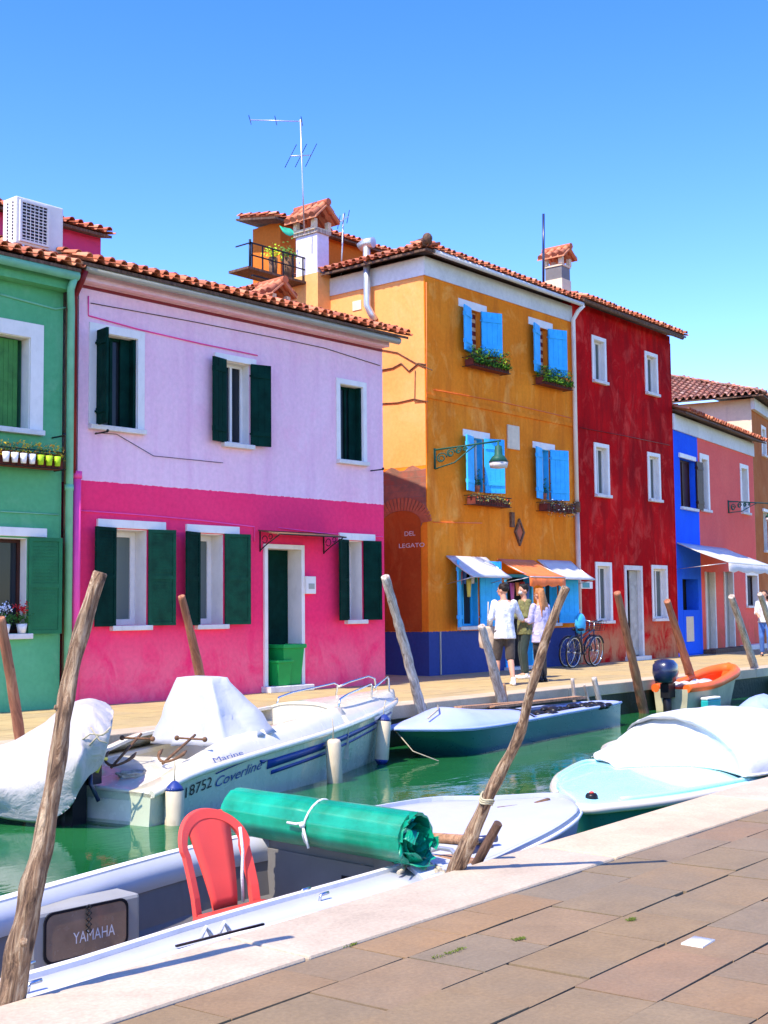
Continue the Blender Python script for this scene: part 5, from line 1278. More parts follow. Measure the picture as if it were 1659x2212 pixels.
for e, (c0, sg) in enumerate(((rb, 1), (ra, -1))):
    mb = MB()
    if 1:
        pass
# seen at the open end, crumpled
    pts = []; m_ = 90
    rA, rB = [], []
    for j in range(m_+1):
        a = j*.22; k = rr*(.93-.0088*j); kk = k*(1+.13*noise.noise(Vector((math.cos(a)*3, math.sin(a)*3, j*.13))))
        o1 = .04*noise.noise(Vector((j*.31, 2, e)))+.02
        rA.append(c0+sdv*math.cos(a)*kk+up*math.sin(a)*kk+ax*sg*o1); rB.append(c0+sdv*math.cos(a)*kk*.98+up*math.sin(a)*kk*.98-ax*sg*.35)
    mb.loft([rA, rB], False, False)
    part('inner_wraps', mb, M['roll'], t)
mb = MB(); rnd = random.Random(2)
for k in range(7):      # torn flaps at the open end
    a = rnd.uniform(0, 2*PI); c = rb+sdv*math.cos(a)*rr*.9+up*math.sin(a)*rr*.9; d1 = (ax*.055+sdv*rnd.uniform(-.07, .07)+up*rnd.uniform(-.05, .05)); tv = (-sdv*math.sin(a)+up*math.cos(a))*.032
    P = [[c+tv*(i-1)+d1*j*.5+Vector((rnd.gauss(0, .008), rnd.gauss(0, .008), rnd.gauss(0, .008))) for j in range(3)] for i in range(3)]; mb.slab(P, .003)
fp_ = rb-up*rr*.95; P = [[fp_+sdv*(.06-.07*i)+ax*(.16*j/3-.1)+up*(.012*math.sin(i+j)) for j in range(4)] for i in range(3)]; mb.slab(P, .003)
part('torn_edge', mb, M['roll'], t)
mb = MB(); c = ra.lerp(rb, .50); 
mb.tube([c+sdv*math.cos(j*PI/10)*(rr*.965+.006)+up*math.sin(j*PI/10)*(rr*.965+.006)+ax*.02*math.sin(j*.5) for j in range(-3, 12)], .0075, 6)
kn = c-sdv*0+ (sdv*math.cos(PI*.95) if sdv.dot(CR*0+(C0-c)) < 0 else sdv*math.cos(.05))*(rr+.01)*1.0+up*rr*.1
mb.tube([kn+Vector((0, 0, .01)), kn+(C0-c).normalized()*.02-ax*.05, kn-ax*.12+(C0-c).normalized()*.02], .008, 6); mb.tube([kn, kn-up*.12+ax*.05], .008, 6); mb.ell(kn, (.018, .018, .018))
part('cord', mb, M['whiterope'], t)

# ---- red plastic chair in the grey boat
cc = g(562, 1972, -.115); cc = Vector((cc.x, cc.y, 0)); zf = -.515; zs = -.10
t = thing('plastic_chair', 'red plastic garden chair standing in the grey boat', 'chair', (cc.x, cc.y, zf))
fwd = Vector((-.02, -1, 0)); fwd = (Matrix.Rotation(R(2), 4, 'Z') @ fwd).normalized(); rt = Vector((fwd.y, -fwd.x, 0)) * -1
def CH(x, y, z): return cc+rt*x+fwd*y+Vector((0, 0, z))
hw, hd = .215, .20; zs = zf+.40
P = []
for i in range(9):
    x = -hw-.01+(2*hw+.02)*i/8; row = []
    for j in range(9):
        y = -hd+2*hd*j/8; z = zs-.018*(1-(x/hw)**2)*(1-(y/hd)**2)-(.02 if j == 8 else 0)
        row.append(CH(x*(1-.06*(j < 2)), y, z))
    P.append(row)
mb = MB(); mb.slab(P, .012); part('seat', mb, M['redplastic'], t)
bh = .445
def back_pt(x, h):      # reclined shell
    return CH(x, -hd-.02-.16*(max(0, h)/bh)**1.2-.03*(1-(x/hw)**2), zs+h)
mb = MB(); hoop = []
for i in range(29):
    a = PI*i/28; x = -hw*1.02*math.cos(a); h = bh*.62+bh*.38*math.sin(a) if 0 < i < 28 else bh*.62
    hoop.append((x, h))
full = [(-hw*.98, h) for h in (-.02, .07, .16, .25)]+hoop+[(hw*.98, h) for h in (.25, .16, .07, -.02)]
ring = []
for i, (x, h) in enumerate(full):
    x0, h0 = full[max(0, i-1)]; x1, h1 = full[min(len(full)-1, i+1)]; tx, tz = x1-x0, h1-h0; l = math.hypot(tx, tz) or 1; nx, nz = tz/l, -tx/l; w_ = .046
    a, b_ = back_pt(x+nx*0, h), back_pt(x+nx*w_*1.0, h+nz*w_*1.0); o_ = fwd*.014
    ring.append([a-o_, a+o_, b_+o_, b_-o_])
mb.loft(ring, smooth=False); part('back_hoop', mb, M['redplastic'], t, bevel=.003)
P = [[back_pt(math.copysign(min(abs(x)*(.62+.58*max(0, h)/bh), hw*1.0*(1 if h < .62*bh else math.sqrt(max(.0, 1-((h-.62*bh)/(.40*bh))**2)))), x), h) for h in [bh*1.0*k/9-.01 for k in range(9)]+[bh*.965]] for x in (-.125, -.065, 0, .065, .125)]
mb = MB(); mb.slab(P, fwd*.010); part('back_splat', mb, M['redplastic'], t)
for sx in (-1, 1):
    for sy in (-1, 1):
        mb = MB(); top = CH(sx*hw*.96, sy*hd*.95, zs-.01); bot = CH(sx*hw*1.16, sy*hd*1.22, zf); n1, n2 = rt*.022, fwd*.022
        mb.loft([[top-n1-n2, top+n1-n2, top+n1+n2, top-n1+n2], [bot-n1*.8-n2*.8, bot+n1*.8-n2*.8, bot+n1*.8+n2*.8, bot-n1*.8+n2*.8]], smooth=False); part('leg', mb, M['redplastic'], t)
kq = CH(.135, -hd-.06, zs+.33); solo('hanging_rope', MB().tube([kq+Vector((0, .02, .02)), kq+Vector((.01, .01, -.1)), kq+Vector((-.005, .0, -.2)), kq+Vector((.01, .01, -.34))], .008, 6), M['whiterope'], 'white rope hanging behind the red chair back', 'rope')

# ---- B: white motorboat along the far quay
NB_ = [(0, 6.95, 8.72), (.07, 7.36, 8.80), (.28, 8.55, 9.13), (.53, 10.0, 9.48), (.77, 11.35, 10.03), (.87, 11.9, 10.30), (.95, 12.35, 10.55), (1, 12.58, 10.74)]
FB_ = [(0, 6.70, 10.25), (.07, 7.1, 10.40), (.28, 8.2, 10.62), (.53, 9.7, 10.86), (.77, 11.1, 10.98), (.87, 11.75, 10.97), (.95, 12.3, 10.90), (1, 12.58, 10.77)]
B_ = Boat('white_motorboat', 'white motorboat with blue side stripe and shrouded console along the far quay', NB_, FB_, [(0, -.27), (.05, -.22), (.10, -.17), (.28, -.11), (.53, -.02), (.77, .05), (1, .13)], -.80, flare=(.95, .72), rake=.45)
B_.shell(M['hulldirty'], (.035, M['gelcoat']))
B_.inner(M['gelcoat'], .19, .66, .22, -.38); B_.gun(M['gelcoat'], 0.0, .67, .24, h=.04)
B_.deck(M['gelcoat'], 0.0, .20, .02, up=.0, name='stern_deck'); B_.deck(M['gelcoat'], .62, .992, crown=lambda q: .24-.10*max(0, (q-.62)/.38), up=.0, name='foredeck', pw=3.2, k=14)
cw = B_.b(.615)+.0; mb = MB(True); ys_ = [-1+2*j/14 for j in range(15)]; mb.loft([[B_.G(.622, cw*y*.99, -.38) for y in ys_], [B_.G(.622, cw*y*.99, B_.z(.622)+.235*(1-abs(y)**3.2)) for y in ys_]], closed=False, caps=False, smooth=False); part('fore_bulkhead', mb, M['gelcoat'], B_.t)
mb = MB(True)      # raised inner bulwark
for sd in (1, -1): mb.slab([[B_.G(q, sd*(B_.b(q)-.03), B_.z(q)+.012), B_.G(q, sd*(B_.b(q)-.09), B_.z(q)+.10*min(1, (q-.07)*6+.1)), B_.G(q, sd*(B_.b(q)-.16), B_.z(q)+.18*min(1, (q-.07)*5+.08)), B_.G(q, sd*(B_.b(q)-.25), B_.z(q)+.18*min(1, (q-.07)*5+.08))] for q in [.07+.575*i/24 for i in range(25)]], .03)
part('bulwark', mb, M['gelcoat'], B_.t)
def hullside(b, mb, off=.006): return mb
def on_hull(b, q, t, off=.006): v = b.P(q, t, -1); return Vector((v.x, v.y-off, v.z))
mb = MB(True)
for (q0, q1, t0, t1, w0, w1) in ((.325, .93, .80, .88, .065, .012), (.34, .90, .67, .80, .028, .008)):
    P = [[on_hull(B_, q0+(q1-q0)*i/20, t0+(t1-t0)*i/20+(w0+(w1-w0)*i/20), .008), on_hull(B_, q0+(q1-q0)*i/20, t0+(t1-t0)*i/20-(w0+(w1-w0)*i/20), .008)] for i in range(21)]
    mb.slab(P, Vector((0, .004, 0)))
P = [[on_hull(B_, .165+.15*i/14, .90+.05*math.sin(i/14*PI*.62)+.010, .008), on_hull(B_, .165+.15*i/14, .90+.05*math.sin(i/14*PI*.62)-.010*(1-i/20), .008)] for i in range(15)]; mb.slab(P, Vector((0, .004, 0)))
P = [[on_hull(B_, .30+.04*i/6, .88-.05*i/6+.02, .008), on_hull(B_, .30+.04*i/6, .88-.05*i/6-.03*math.sin(i), .008)] for i in range(7)]; mb.slab(P, Vector((0, .004, 0)))
st = part('side_stripe', mb, M['bluestripe'], B_.hull)
def hull_text(b, s_, q0, q1, t0, h, mt, slant=0.0, spacing=1.0, off=.007, name='lettering'):
    tm = text_mesh(s_, 1, 0.0, spacing=spacing); wmx = max(v.x for v in tm.v); mn = min(v.x for v in tm.v)
    L_ = []
    for v in tm.v:
        f_ = (v.x-mn)/(wmx-mn); q = q0+(q1-q0)*f_; tt = t0[0]+(t0[1]-t0[0])*f_+h*v.y; L_.append(on_hull(b, q+slant*v.y, tt, off))
    tm.v = L_; return part(name, tm, mt, b.hull)
hull_text(B_, '18752', .082, .155, (.70, .73), .22, M['black']); hull_text(B_, 'Coverline', .163, .305, (.70, .77), .20, M['bluestripe'], slant=.012)
tm = text_mesh('Marine', 1, 0.0); wmx = max(v.x for v in tm.v)
tm.v = [B_.G(.165+.085*v.x/wmx, -(B_.b(.2)-.015)+.045*v.y, B_.z(.165+.085*v.x/wmx)+.035+.055*v.y) for v in tm.v]; part('lettering', tm, M['bluestripe'], B_.t)
mb = MB(True)
for sd in (-1, 1):
    z_ = lambda q: B_.z(q)+.02
    mb.tube([B_.G(q, sd*(B_.b(q)-dy), z_(q)+h+.12) for q, dy, h in ((.645, .20, .0), (.655, .19, .12), (.70, .18, .15), (.80, .16, .17), (.83, .15, .18), (.84, .15, .15), (.835, .15, .0))], .013, 8)
    mb.tube([B_.G(q, sd*max(.0, B_.b(q)-dy), z_(q)+h+.08) for q, dy, h in ((.845, .13, .16), (.88, .10, .20), (.93, .08, .24), (.945, .08, .20), (.95, .08, .02))], .013, 8)
part('bow_rail', mb, M['steel'], B_.t)
# shrouded console
sc0 = [Vector((x, y, z)) for x, y, z in ((0, 0, 0),)]
base = [B_.G(q, y, z) for q, y, z in ((.28, .50, -.05), (.24, -.55, -.02), (.365, -.66, .06), (.385, .55, .10))]
topz = .62; cq_ = B_.G(.415, .12, 0)
top = [B_.G(q, y, topz) for q, y in ((.312, .30), (.312, -.10), (.342, -.18), (.350, .30))]
mb = MB(True); rings = []
for i in range(13):
    f_ = i/12; ring = []
    for k in range(4):
        for m_ in range(8):
            a = base[k].lerp(base[(k+1) % 4], m_/8); b_ = top[k].lerp(top[(k+1) % 4], m_/8); p = a.lerp(b_, f_); cen = (base[0]+base[2])/2*(1-f_)+(top[0]+top[2])/2*f_
            wv = .05*noise.noise(Vector((p.x*4, p.y*4, p.z*1.5)))+.05*abs(noise.noise(Vector((p.x*9, p.y*9, p.z*2.5))))+.022*math.sin(m_*2.3+k)*(1-f_); sag = -.05*math.sin(f_*PI)*math.sin(PI*m_/8)
            ring.append(p+(p-cen).normalized()*(wv+sag))
    rings.append(ring)
tc_ = sum(top, Vector())/4; rings.append([(p-tc_)*.6+tc_+Vector((0, 0, .012)) for p in rings[-1]])
mb.loft(rings); part('console_cover', mb, M['sparkgrey'], B_.t)
# outboard motor tilted up under a dropped tarpaulin
mo = MB(True); mo.box(-.30, -.12, -.75, -.12, .12, -.05).tube([(-.22, 0, -.9), (-.22, 0, -.05)], .09, 10).box(-.12, -.16, -.22, .03, .16, .02)
part('outboard_motor', mo, M['black'], B_.t); 
mb = MB(True); mb.tube([(-.12, -.16, .0), (-.16, -.2, -.2), (-.12, -.26, -.35)], .02, 6); part('motor_cable', mb, M['navy'], B_.t); part('fuel_line', MB(True).tube([(.02, -.22, .0), (-.08, -.26, .02), (-.14, -.25, -.10)], .018, 6), paint('yellow_hose', (.7, .6, .08), .5), B_.t)
# the tarpaulin: over the motor head, falling to the water on the left
ctl = [  # rows (front/near edge -> far edge), columns from right (motor head) to left
 [(238, 1560, 11.0), (225, 1640, 10.8), (195, 1672, 10.7), (175, 1700, 10.6), (150, 1745, 10.7), (100, 1775, 10.8), (50, 1775, 10.9), (-20, 1760, 11.0), (-90, 1745, 11.1)],
 [(245, 1545, 11.2), (232, 1590, 10.8), (190, 1605, 10.6), (165, 1640, 10.5), (135, 1670, 10.6), (90, 1690, 10.7), (40, 1700, 10.8), (-20, 1700, 10.9), (-90, 1690, 11.0)],
 [(240, 1530, 11.5), (215, 1535, 11.1), (185, 1545, 10.9), (150, 1570, 10.8), (110, 1600, 10.9), (70, 1620, 11.0), (30, 1640, 11.1), (-20, 1650, 11.2), (-90, 1650, 11.3)],
 [(225, 1518, 11.9), (195, 1510, 11.6), (165, 1515, 11.5), (125, 1535, 11.4), (95, 1560, 11.4), (60, 1580, 11.5), (25, 1600, 11.6), (-20, 1615, 11.7), (-90, 1625, 11.8)],
 [(220, 1560, 12.3), (190, 1560, 12.2), (160, 1565, 12.1), (120, 1590, 12.0), (80, 1610, 12.0), (45, 1630, 12.0), (10, 1650, 12.1), (-30, 1660, 12.2), (-90, 1665, 12.2)]]
G0 = [[dep(*c) for c in row] for row in ctl]
def cr(a, b_, c, d, t): return (b_*2+(c-a)*t+(a*2-b_*5+c*4-d)*t*t+(b_*3-a-c*3+d)*t**3)*.5
def refine(Gr, n):
    out = []
    for row in Gr:
        e = [row[0]]+row+[row[-1]]; r2 = []
        for i in range(len(row)-1):
            for k in range(n): r2.append(cr(e[i], e[i+1], e[i+2], e[i+3], k/n))
        r2.append(row[-1]); out.append(r2)
    return out
G1_ = refine(G0, 8); G1_ = list(map(list, zip(*refine(list(map(list, zip(*G1_))), 8))))
for i, row in enumerate(G1_):
    for j, p in enumerate(row):
        k = noise.noise(Vector((p.x*3.2+p.y*1.5, p.y*1.2, p.z*1.0)))*.07+abs(noise.noise(Vector((p.x*5+p.y*2, p.y*2, p.z*1.2))))*.10+abs(noise.noise(Vector((p.x*13, p.y*5, p.z*2.5))))*.035
        row[j] = p+Vector((-.4, -.7, .4))*(k-.03)
mb = MB(); mb.slab(G1_, Vector((0, .01, -.012)))
solo('boat_tarpaulin', mb, M['tarp'], 'crumpled grey white tarpaulin draped over the outboard down to the water', 'tarpaulin')
cd = MB()
for pix in ([(195, 1570), (215, 1600), (232, 1605)], [(193, 1610), (212, 1590), (235, 1580)], [(175, 1600), (195, 1585), (222, 1588), (240, 1570)]):
    cd.tube([dep(x, y, 10.60) for x, y in pix], .008, 5)
solo('tarpaulin_cord', cd, M['rope'], 'crossed cord tied around the tarpaulin over the motor', 'rope')
# anchors on the stern deck
def anchor(c, d, label, s_=1.0):
    t = thing('anchor', label, 'anchor', c, 0, 'rusty anchors on the stern of the white motorboat'); d = d.normalized(); s0_ = d.cross(Vector((0, 0, 1))).normalized(); L_ = .62*s_
    part('shank', MB().tube([c, c+d*L_], .013, 6).tube([c+d*L_*.86-s0_*.17, c+d*L_*.86+s0_*.17], .011, 6).ell(c+d*L_*.86-s0_*.17, (.025, .025, .025)).ell(c+d*L_*.86+s0_*.17, (.025, .025, .025)), M['rust'], t)
    mb = MB()
    for w_ in (-1, 1): mb.tube([c+s0_*w_*.17*s_*math.sin(k*.34)+d*(.03+.17*(1-math.cos(k*.34))*s_)+Vector((0, 0, .02*k*.3)) for k in range(6)], [.013, .013, .013, .016, .02, .006], 6)
    part('fluke', mb, M['rust'], t)
ws_ = lambda x, y, z: B_.W(x/B_.L, y, z)
anchor(ws_(.30, -.05, -.12), Vector((.75, .25, .42)), 'rusty anchor with raised shank on the white stern, left one', .9)
anchor(ws_(.62, -.42, -.10), Vector((.8, .15, .38)), 'rusty anchor lying nearer the first fender on the white stern', .85)
ch_ = MB(); rnd = random.Random(9); p = ws_(.35, -.25, -.20)
pts = [p+Vector((.14*math.cos(k*.9)*(1+.3*math.sin(k)), .10*math.sin(k*.9), .01+.012*(k % 4))) for k in range(26)]; ch_.tube(pts, .012, 5); solo('anchor_rope', ch_, M['rope'], 'coiled rusty rope among the anchors on the white stern', 'rope')
# transom patch and plate
part('transom_plate', MB(True).box(-.03, -.62, -.52, -.004, -.05, -.34), M['gelcoat'], B_.t)
q = B_.W(.035, -B_.b(.035)-.09, B_.z(.035)+.05); fender(q, .56, .085, 't', 'large cream fender with blue cap at the stern corner of the white boat')
q = B_.W(.515, -B_.b(.515)-.09, B_.z(.545)-.03); fender(q, .52, .085, 'n', 'cream fender hanging amidships on the white boat over the blue stripe', Vector((.05, 0, 0)))
q = B_.W(.80, -B_.b(.80)-.09, B_.z(.80)-.03); fender(q, .52, .085, 'b', 'cream fender with blue foot hanging by the bow of the white boat', Vector((-.12, 0, 0)))

# ---- C: dark green flat boat
NC_ = [(0, 17.45, 10.22), (.10, 16.9, 10.12), (.32, 15.6, 10.0), (.56, 14.2, 9.82), (.76, 13.1, 9.66), (.90, 12.42, 9.68), (.96, 12.1, 9.88), (1, 11.84, 10.14)]
FC_ = [(0, 17.5, 10.50), (.10, 17.0, 10.72), (.32, 15.7, 10.92), (.56, 14.3, 10.92), (.76, 13.2, 10.84), (.90, 12.5, 10.62), (.96, 12.12, 10.42), (1, 11.84, 10.17)]
C_ = Boat('green_boat', 'dark teal low boat with pale blue canvas deck cover by the far quay', NC_, FC_, [(0, -.19), (.5, -.22), (.8, -.21), (1, -.17)], -.78, flare=.78, rake=.9)
C_.shell(M['tealhull'], (.020, M['bluedeck'])); C_.inner(M['greyin'], .03, .50, .14, -.45); C_.gun(M['bluedeck'], 0, .52, .14)
C_.deck(M['bluedeck'], .48, .992, crown=lambda q: (.09+.14*max(0, (q-.48)/.30)**1.2) if q < .78 else .23*(1-(q-.78)/.22)**.9+.005 if q < 1 else .005, up=.0, name='canvas_deck_cover', k=14, n=32, pw=2.6); C_.deck(M['bluedeck'], 0, .07, .01, name='stern_deck')
part('cover_cord', MB(True).tube([C_.G(.50, (C_.b(.50)+.01)*y, C_.z(.50)+.012+.11*(1-abs(y)**2.6)) for y in (-1, -.7, -.4, 0, .4, .7, 1)], .010, 6), M['black'], C_.t)
for i, (q0, q1, y_, lb) in enumerate(((.05, .62, .42, 'long brown plank lying on the green boat, farther one'), (.10, .50, .28, 'long brown plank lying on the green boat, nearer one'))):
    a, b_ = C_.W(q0, y_, C_.z(.3)+.08+.03*i), C_.W(q1, y_, C_.z(.3)+.14-.03*i); dv = (b_-a).normalized(); sv = dv.cross(Vector((0, 0, 1))).normalized()*.07; uv = Vector((0, 0, .018))
    solo('plank', MB().loft([[p-sv-uv, p+sv-uv, p+sv+uv, p-sv+uv] for p in (a, b_)], smooth=False), M['plank'], lb, 'plank', 'planks on the green boat')
rnd = random.Random(12); mb = MB()
for k in range(26): p = C_.W(rnd.uniform(.10, .50), rnd.uniform(-.42, -.05), C_.z(.2)-.02+rnd.uniform(0, .05)); mb.ell(p, (rnd.uniform(.06, .13), rnd.uniform(.05, .1), rnd.uniform(.03, .06)), 8, 6)
o = solo('fishing_net', mb, M['black'], 'heap of black fishing net along the rim of the green boat', 'fishing net'); o['kind'] = 'stuff'
part('bow_line', MB(True).tube([C_.G(.93, -.2, -.06), C_.G(.86, -.1, .02), C_.G(.80, .1, .04)], .012, 6), M['rope'], C_.t)
mb = MB(); a, b_ = C_.W(.99, .0, -.20), Vector((12.05, 9.6, -.54)); mb.tube([a, a.lerp(b_, .4)+Vector((0, 0, -.1)), b_], .007, 6)
for k in range(9): mb.ell(dep(850+k*5, 1610+3*math.sin(k*1.7), 14.5)*1.0, (.02, .02, .016), 6, 4) if 0 else None
solo('bow_chain', mb, M['rope'], 'rope hanging from the bow of the green boat to the water', 'rope')

# ---- D: turquoise boat with a white canopy cover, right
zD = -.13
nd = [gp(x, y, zD) for x, y in ((1659, 1687), (1525, 1716), (1437, 1731), (1335, 1743), (1268, 1748), (1232, 1739), (1208, 1722), (1196, 1702))]
fd = [gp(x, y, zD) for x, y in ((1302, 1645), (1255, 1652), (1211, 1677), (1199, 1692), (1197, 1707))]
ND = [(0, nd[0][0]+4.2, nd[0][1]+.28), (.3, nd[0][0]+1.6, nd[0][1]+.12), (.48, *nd[0]), (.64, *nd[1]), (.75, *nd[2]), (.86, *nd[3]), (.93, *nd[4]), (.975, *nd[5]), (1, *gp(1206, 1720, zD))]
FD = [(0, nd[0][0]+4.4, 7.0), (.3, nd[0][0]+2.2, 7.0), (.48, 12.2, 6.95), (.64, 11.3, 6.80), (.75, *fd[0]), (.86, *fd[1]), (.93, *fd[2]), (.965, *fd[3]), (.985, *fd[4]), (1, gp(1206, 1720, zD)[0]+.001, gp(1206, 1720, zD)[1]+.004)]
D_ = Boat('turquoise_boat', 'turquoise decked boat with big white canvas cover at the right', ND, FD, [(0, -.12), (.5, zD), (1, zD)], -.75, flare=.84, rake=.35)
D_.shell(M['tealside'], (.036, M['gelcoat']), n=48); D_.deck(M['turq'], 0, .994, crown=.05, up=.012, name='deck', k=14, n=40, pw=3.0)
mb = MB(True); mb.tube([D_.G(q, max(0, D_.b(q)-.10), D_.z(q)+.03) for q in [.78+.19*i/12 for i in range(13)]], .022, 8)
mb.tube([D_.G(q, -max(0, D_.b(q)-.13), D_.z(q)+.028) for q in [.45+.40*i/14 for i in range(15)]], .022, 8)
part('deck_moulding', mb, M['turq'], D_.t)
c = INV[D_.t.name] @ g(1278, 1721, -.08); o = part('deck_filler', MB(True).tube([(c.x, c.y, c.z-.03), (c.x, c.y, c.z+.01), (c.x, c.y, c.z+.025)], [.05, .045, .035], 14), M['black'], D_.t)
part('filler_cap', MB(True).ell((c.x, c.y, c.z+.03), (.018, .018, .010)), M['redplastic'], o)
def proj(p):
    v = Vector(p)-C0; k = v.dot(CF); return (829.5+F*v.dot(CR)/k, 1106+F*v.dot(CD)/k, k)
SIL = [(1300, 1648), (1319, 1638), (1355, 1612), (1402, 1574), (1437, 1553), (1484, 1539), (1539, 1530), (1612, 1528), (1659, 1534), (1760, 1560), (1900, 1600)]
NBP = [g(x, y, -.06) for x, y in ((1316, 1645), (1330, 1656), (1363, 1655), (1430, 1653), (1495, 1653), (1554, 1660), (1590, 1669), (1624, 1674))]
NBP = [(p.x, p.y) for p in NBP]; last = NBP[-1]; NBP += [(last[0]+.8, last[1]-.12), (last[0]+2.0, last[1]-.10), (last[0]+3.2, last[1]+.0)]
tabN = [(i/(len(NBP)-1), *p) for i, p in enumerate(NBP)]
q_at = lambda x: min((abs(D_._f(i/200).x-x), i/200) for i in range(201))[1]
nn = 44; HH = [0.0]*(nn+1)
def sil(x):
    for (xa, ya), (xb, yb_) in zip(SIL, SIL[1:]):
        if xa <= x <= xb: return ya+(yb_-ya)*(x-xa)/(xb-xa)
    return SIL[0][1] if x < SIL[0][0] else SIL[-1][1]
for it_ in range(7):
    rings = []
    for i in range(nn+1):
        f0_ = i/nn; nx, ny = _itp(tabN, f0_); fy_ = min(6.80, 6.36+.22*(nx-9.6)); k0 = min(1, (f0_*5.0)**.6); fy_ = ny+(fy_-ny)*k0+.01
        Nn = Vector((nx, ny, -.075)); Ff = Vector((nx+1.0*(fy_-ny)*(1-.45*f0_), fy_, -.075)); ring = []
        for j in range(33):
            t = j/32; a = PI*t; p = Nn.lerp(Ff, .5-.5*math.cos(a)); k = max(0.0, math.sin(a))**.80; p.z += HH[i]*k
            if it_ == 6:
                wr = .012*noise.noise(Vector((p.x*2.0, p.y*2.0, p.z*2)))+.022*abs(noise.noise(Vector((p.x*6+p.y*2, p.y*1.2, p.z*1.0))))
                seam = -.028*math.exp(-(((f0_-.62)*nn)/1.0)**2)-.02*math.exp(-(((f0_-.30)*nn)/.8)**2); p.z += (wr+seam)*min(1, k*2); p.y -= .03*abs(noise.noise(Vector((p.x*5, p.y*2, p.z*1.5))))*k
            ring.append(p)
        rings.append(ring)
        px_, py_, dk = proj(ring[17])
        if px_ > 1300: HH[i] = max(0.0, HH[i]+(py_-sil(px_))*dk/F*.9)
    HH = [HH[0]]+[(HH[max(0, i-1)]+2*HH[i]+HH[min(nn, i+1)])/4 for i in range(1, nn+1)]
mb = MB(); mb.loft(rings, closed=False, caps=False); mb.q(rings[-1]); mb.q(rings[0]); part('canvas_cover', mb, M['whitefab'], D_.t)
mb = MB(); mb.tube([r_[0]+Vector((0, -.005, .012)) for r_ in rings[::2]], .012, 6); part('cover_hem', mb, M['whiterope'], D_.t)
# blue canvas behind it
pc = dep(1640, 1545, 14.2); mb = MB(); mb.tube([pc+Vector((-.60+.1*i, -.02*i, -.16+.24*math.sin(i*PI/12)-(0.02*i))) for i in range(13)], [.05, .16, .20, .23, .25, .26, .26, .26, .25, .24, .22, .18, .1], 16, rough=.12)
solo('canvas_bundle', mb, cloth_mat('blue_canvas', (.28, .36, .68), .12), 'pale blue canvas hump behind the white canopy cover', 'boat cover')

# ---- E: orange dinghy
NE_ = [(0, 20.35, 10.55), (.3, 21.1, 10.50), (.6, 21.95, 10.60), (.85, 22.65, 10.72), (.95, 22.9, 10.86), (1, 22.98, 11.02)]
FE_ = [(0, 20.25, 11.18), (.3, 20.95, 11.24), (.6, 21.75, 11.30), (.85, 22.5, 11.30), (.95, 22.85, 11.20), (1, 22.98, 11.05)]
E_ = Boat('orange_dinghy', 'small beige dinghy with fat orange rim at the far quay', NE_, FE_, [(0, -.16), (.4, -.13), (.7, -.04), (1, .08)], -.70, flare=.82, rake=.5)
E_.shell(M['beigehull']); E_.inner(M['orangeboat'], .03, .93, .10, -.38)
mb = MB(True); mb.tube([E_.P(q, 1, 1)+Vector((0, -.03, .01)) for q in E_.qs]+[E_.G(1.0, 0, E_.z(1)+.01)]+[E_.P(q, 1, -1)+Vector((0, .03, .01)) for q in E_.qs[::-1]], [.075+.045*min(1, (i if i < 38 else 74-i)/37)**2 for i in range(2*len(E_.qs)+1)], 10); part('orange_rim', mb, M['orangeboat'], E_.t)
mb = MB(True); P = [[Vector((.10+.55*i/8, -.30+.50*j/5, -.10+.05*math.sin(i*1.3+j)+.03*noise.noise(Vector((i, j, 1))))) for j in range(6)] for i in range(9)]; mb.slab(P, .03)
wv = [B for B in []]
cvm = MB(); cvm.v = [E_.W(*v) for v in mb.v]; cvm.f = mb.f; cvm.sm = mb.sm; solo('white_cloth', cvm, M['whitefab'], 'white cloth bundle lying inside the orange dinghy', 'cloth')
mb = MB(True); mb.tube([(-.16, 0, -1.0), (-.16, 0, -.02)], .075, 10); mb.box(-.26, -.08, -.3, .03, .08, -.05)
part('motor_leg', mb, M['black'], E_.t)
rings = []
for z_, sx, sy in ((-.04, .13, .12), (.0, .20, .17), (.14, .25, .20), (.28, .24, .19), (.36, .16, .13), (.38, .05, .05)):
    rings.append([Vector((-.20+sx*math.copysign(abs(math.cos(a))**.7, math.cos(a)), sy*math.copysign(abs(math.sin(a))**.7, math.sin(a)), z_)) for a in [2*PI*k/20 for k in range(20)]])
part('motor_cowl', MB(True).loft(rings), M['navy'], E_.t)
pf = E_.W(.2, -.5, -.42); t = thing('teal_fender', 'white topped teal box fender beside the orange dinghy', 'fender', pf)
part('fender_body', MB().box(pf.x-.26, pf.y-.06, -.56, pf.x+.26, pf.y+.08, -.36), paint('teal_box', (.02, .35, .32), .4), t, bevel=.02); part('fender_top', MB().box(pf.x-.26, pf.y-.062, -.357, pf.x+.26, pf.y+.082, -.31), M['white'], t, bevel=.02)

# ---- F: far boat bow at the right edge
NF_ = [(0, 28.6, 10.9), (.5, 27.0, 10.75), (.85, 25.8, 10.85), (1, 25.35, 11.12)]
FF_ = [(0, 28.6, 11.5), (.5, 27.0, 11.42), (.85, 25.8, 11.3), (1, 25.35, 11.15)]
F_ = Boat('grey_green_boat', 'small grey green boat cut off at the right edge by the far quay', NF_, FF_, [(0, -.3), (1, -.26)], -.7, flare=.82)
F_.shell(M['hulldirty'], (.03, M['greenpipe'])); F_.deck(M['greenpipe'], 0, .99, .08, name='deck')

